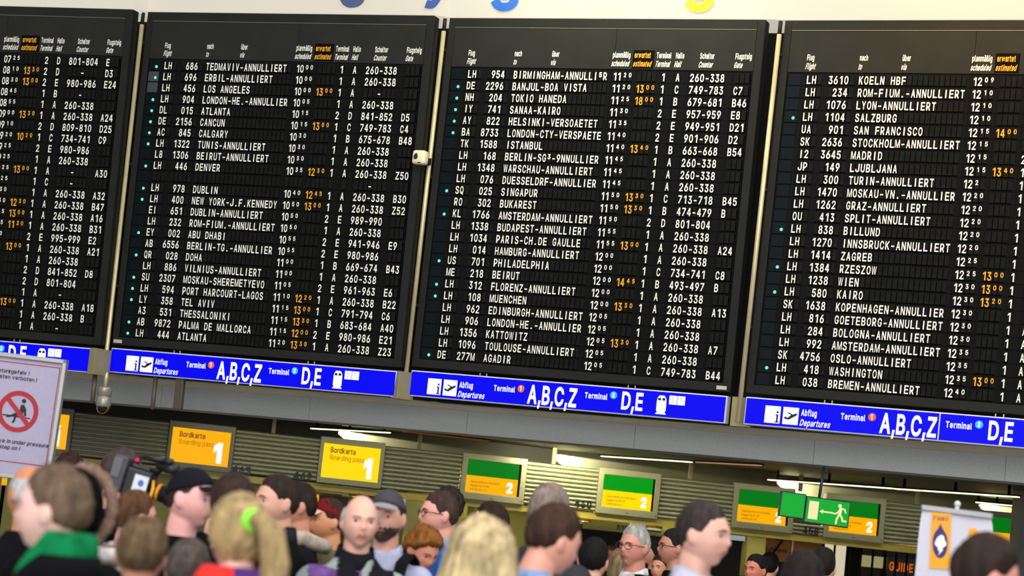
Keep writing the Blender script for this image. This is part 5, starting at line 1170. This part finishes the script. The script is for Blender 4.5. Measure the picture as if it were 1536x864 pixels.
person('man in black baseball cap and black T-shirt looking right', 286, 750, 84, 62, skin=(236, 174, 168), hair=('crop', (60, 45, 40)), jacket=(10, 10, 12), cap=((24, 24, 32), (24, 24, 32), None), extras=(cap_badge,), dist=8.65)
person('dark-haired man seen from behind, above the blonde ponytail girl', 348, 762, 80, 172, hair=('short', (56, 40, 34)), jacket=(18, 18, 20), dist=7.8)
person('grey-haired low person in grey-blue jacket, left of the ponytail girl', 282, 858, 62, 160, hair=('short', (92, 82, 76)), jacket=(126, 140, 146), dist=7.05)
person('blonde girl with ponytail, neon green hair tie and red scarf', 356, 802, 124, 198, skin=SK1, hair=('tail', (186, 160, 112), -1), fem=1, jacket=(196, 172, 160), extras=(stripes_scarf,))
person('dark-haired man facing left, right of the ponytail girl, ear showing', 414, 755, 80, -62, skin=SK2, hair=('short', (50, 36, 30)), jacket=(10, 10, 13), collar=((40, 40, 46), 'stand'))
person('man in black and beige jacket half hidden behind the dark-haired man facing left', 444, 760, 74, -78, skin=SK3, hair=('short', (44, 32, 26)), jacket=(22, 22, 28), collar=((206, 192, 176), 'hood'), extras=(shirt_front((150, 170, 230)),), dist=11.0)
person('person in red and green baseball cap left of the bald man', 491, 783, 70, -70, skin=(220, 150, 108), hair=('short', (70, 40, 30)), jacket=(112, 106, 74), cap=((120, 22, 30), (210, 196, 184), (170, 180, 140)), dist=11.4)
person('bald man facing the camera in grey and purple jacket with dark collar', 540, 784, 84, 10, skin=(228, 176, 156), hair=('fringe', (190, 180, 172)), jacket=(164, 178, 172), collar=((24, 24, 32), 'stand'), extras=(purple_yoke,), g=.022, brow=True)
person('bearded man in grey baseball cap and lavender shirt with black backpack straps', 580, 777, 80, -18, skin=(214, 158, 140), hair=('crop', (64, 50, 44)), beard=(84, 58, 46), jacket=(182, 184, 216), collar=((186, 196, 226), 'shirt'), cap=((72, 68, 72), (150, 150, 156), None), extras=(backpack_strap,), hscale=1.0)
person('woman with curly ginger hair looking down between cap man and glasses man', 625, 816, 58, 38, skin=(226, 150, 128), hair=('curly', (146, 92, 36)), fem=1, jacket=(176, 168, 190), dist=10.8, pitch=28)
person('man with dark glasses and blue shirt facing left', 658, 773, 68, -72, skin=(226, 158, 142), hair=('short', (74, 56, 48)), jacket=(46, 104, 190), glasses=(34, 26, 26), collar=((150, 180, 226), 'shirt'))
person('spiky dark-haired person showing just above the man with dark glasses', 672, 764, 62, 175, hair=('curly', (48, 40, 40)), jacket=(24, 24, 26), dist=13.9)
person('dark-haired man facing left behind the blonde woman', 735, 787, 68, -104, skin=SK4, hair=('short', (54, 36, 30)), jacket=(26, 24, 24), dist=12.2)
person('reddish-haired person with pink forehead just behind the blonde woman', 702, 806, 60, -40, skin=SK4, hair=('thin', (110, 70, 52)), jacket=(60, 50, 50), dist=13.0)
person('woman with long pale blonde hair seen from behind in the centre', 720, 846, 112, 183, skin=SK1, hair=('long', (214, 192, 146)), fem=1, jacket=(206, 184, 158), dist=6.4)
person('grey-haired balding man seen from behind under counter 460', 824, 768, 88, 148, skin=SK3, hair=('thin', (150, 132, 124)), jacket=(60, 62, 70))
person('brown-haired man looking down to the right in navy jacket and light blue shirt', 818, 806, 104, 122, skin=(224, 160, 140), hair=('side', (70, 48, 36)), jacket=(12, 15, 25), collar=((150, 178, 224), 'shirt'), pitch=16, extras=(shirt_front((150, 178, 224)),))
person('dark-haired person all in black left of the small blond head', 890, 842, 66, 170, hair=('short', (18, 15, 14)), jacket=(7, 7, 8), g=.03)
person('small head with ash-blond hair below the white-haired man', 934, 850, 52, 172, hair=('bob', (150, 128, 94)), fem=1, jacket=(18, 16, 16))
person('far small pink-faced person left of the white-haired man', 916, 836, 34, 10, skin=(226, 150, 110), hair=('short', (120, 90, 60)), jacket=(60, 50, 44))
person('white-haired man with glasses, white shirt and dark jacket', 951, 821, 62, -38, skin=(206, 138, 118), hair=('short', (188, 182, 174)), jacket=(13, 13, 15), glasses=(70, 40, 36), collar=((232, 232, 232), 'shirt'), extras=(patch('shirt_front', (232, 232, 232), lambda x, z: abs(x) < .25*(z-1.28) and z > 1.28),))
person('dark-haired person just right of the white-haired man', 979, 828, 42, -62, skin=(216, 150, 124), hair=('bob', (36, 28, 26)), fem=1, jacket=(15, 15, 18))
person('man with black glasses half hidden behind the grey-templed man', 1010, 822, 58, -72, skin=(190, 130, 108), hair=('short', (34, 28, 26)), jacket=(12, 12, 14), glasses=(16, 16, 18), dist=14.2)
person('small brown-haired head low left of the grey-templed man', 990, 853, 40, -30, skin=(220, 150, 118), hair=('short', (70, 44, 30)), jacket=(14, 13, 13))
person('grey-templed dark-haired man in lilac shirt facing right', 1055, 804, 98, 68, skin=(218, 168, 150), hair=('short', (62, 52, 52)), jacket=(206, 204, 228), collar=((214, 212, 234), 'shirt'))
person('dark head with reddish face low right of the grey-templed man', 1133, 856, 46, -38, skin=(200, 120, 96), hair=('short', (24, 18, 18)), jacket=(9, 9, 10))
person('black-haired head below the first ochre poster', 1154, 851, 42, 165, hair=('short', (20, 16, 16)), jacket=(10, 10, 12))
person('large blurred dark-haired head below the exit sign', 1203, 878, 94, 178, hair=('side', (34, 26, 26)), jacket=(10, 10, 10))
person('dark rounded head rising behind the large blurred head below the exit sign', 1234, 852, 58, 172, hair=('short', (28, 22, 22)), jacket=(12, 10, 10))
person('dark brown-haired man at the lower right corner before the white banner', 1464, 860, 122, 118, skin=(228, 152, 140), hair=('side', (52, 38, 32)), jacket=(15, 14, 16), pitch=14)
# ---------------------------------------------------------------- the shouldered video camera
d = PEOPLE['camera operator with grey-brown hair shouldering the video camera'][1].y-.24
VC = frame(at(206, 724, d), R(-12), R(10.0))
e = empty('video_camera', VC @ Matrix.Translation((0, 0, -.11)), 'black shoulder video camera with red tally lamp and white sticker', 'video camera')
e.matrix_world = VC @ Matrix.Translation((0, 0, 0))
m_cb = mat('camera_black', (24, 24, 28), .45, noise=.15, nscale=20); m_cg = mat('camera_grey', (62, 62, 68), .5, noise=.15, nscale=30)
mb = MB(); mb.box(-.05, .075, -.05, .05, -.10, .065, c=.012); mb.box(-.035, .06, -.046, .046, .06, .085, c=.01); mb.build('camera_body', m_cb, e)
mb = MB(); mb.box(-.125, -.052, -.055, .05, -.065, .105, c=.012); bt = mb.build('battery_pack', m_cg, e)
mb = MB(); mb.box(-.118, -.075, -.060, -.054, .0, .09, c=.004); mb.build('battery_plate', mat('camera_light_grey', (92, 92, 98), .4), bt)
mb = MB(); mb.tube([(.07, 0, -.015), (.10, 0, -.015), (.10, 0, -.015), (.16, 0, -.017), (.16, 0, -.017), (.205, 0, -.02)], [.034, .034, .040, .040, .046, .048], 20); mb.build('lens', m_cb, e, True)
mb = MB(); mb.tube([(.108, 0, -.015), (.124, 0, -.0155)], .0415, 20); mb.build('orange_lens_ring', mat('orange_ring', (220, 140, 20), .5), e, True)
mb = MB(); mb.tube([(-.03, 0, .085), (-.025, 0, .115), (.0, 0, .125), (.08, -.005, .118), (.10, -.005, .09), (.075, 0, .06)], .011, 12); mb.build('carrying_handle', m_cb, e, True)
mb = MB(); mb.tube([(.085, -.04, .105), (.13, -.04, .107), (.13, -.04, .107), (.185, -.04, .108)], [.020, .022, .028, .027], 18); vf = mb.build('viewfinder', m_cb, e, True)
mb = MB(); mb.sphere((.10, -.04, .135), (.016, .016, .02), 12, 8); mb.build('viewfinder_knob', m_cg, vf, True)
mb = MB(); mb.tube([(.02, -.055, .125), (.12, -.06, .135)], .010, 12); mb.tube([(.12, -.06, .135), (.16, -.06, .138)], .015, 12); mb.build('microphone', m_cb, e, True)
mb = MB(); mb.sphere((-.012, -.05, .103), .009, 14, 10); mb.build('tally_lamp', mat('red_tally', (255, 40, 90), .3, emit=1.2), e, True)
mb = MB(); mb.box(.0, .07, -.054, -.050, -.05, .04, c=.001); st = mb.build('white_sticker', mat('white_sticker', (214, 218, 228), .5), e)
mb = MB(); disc(mb, .038, .005, .016, -.0545, sx=.9); mb.build('blue_globe_mark', mat('sticker_blue', (60, 110, 170), .5), st, fix=False)
mb = MB(); text(mb, 'TV', .012, -.043, .012, -.0545, .02, 1.0, width=.045); mb.build('sticker_lettering', mat('sticker_ink', (70, 80, 110), .5), st, fix=False)
mb = MB(); mb.tube([(.085, -.03, .03), (.10, -.05, .0), (.10, -.05, -.06), (.08, -.045, -.10)], .007, 10); mb.build('yellow_cable', mat('yellow_cable', (230, 170, 20), .5), e, True)
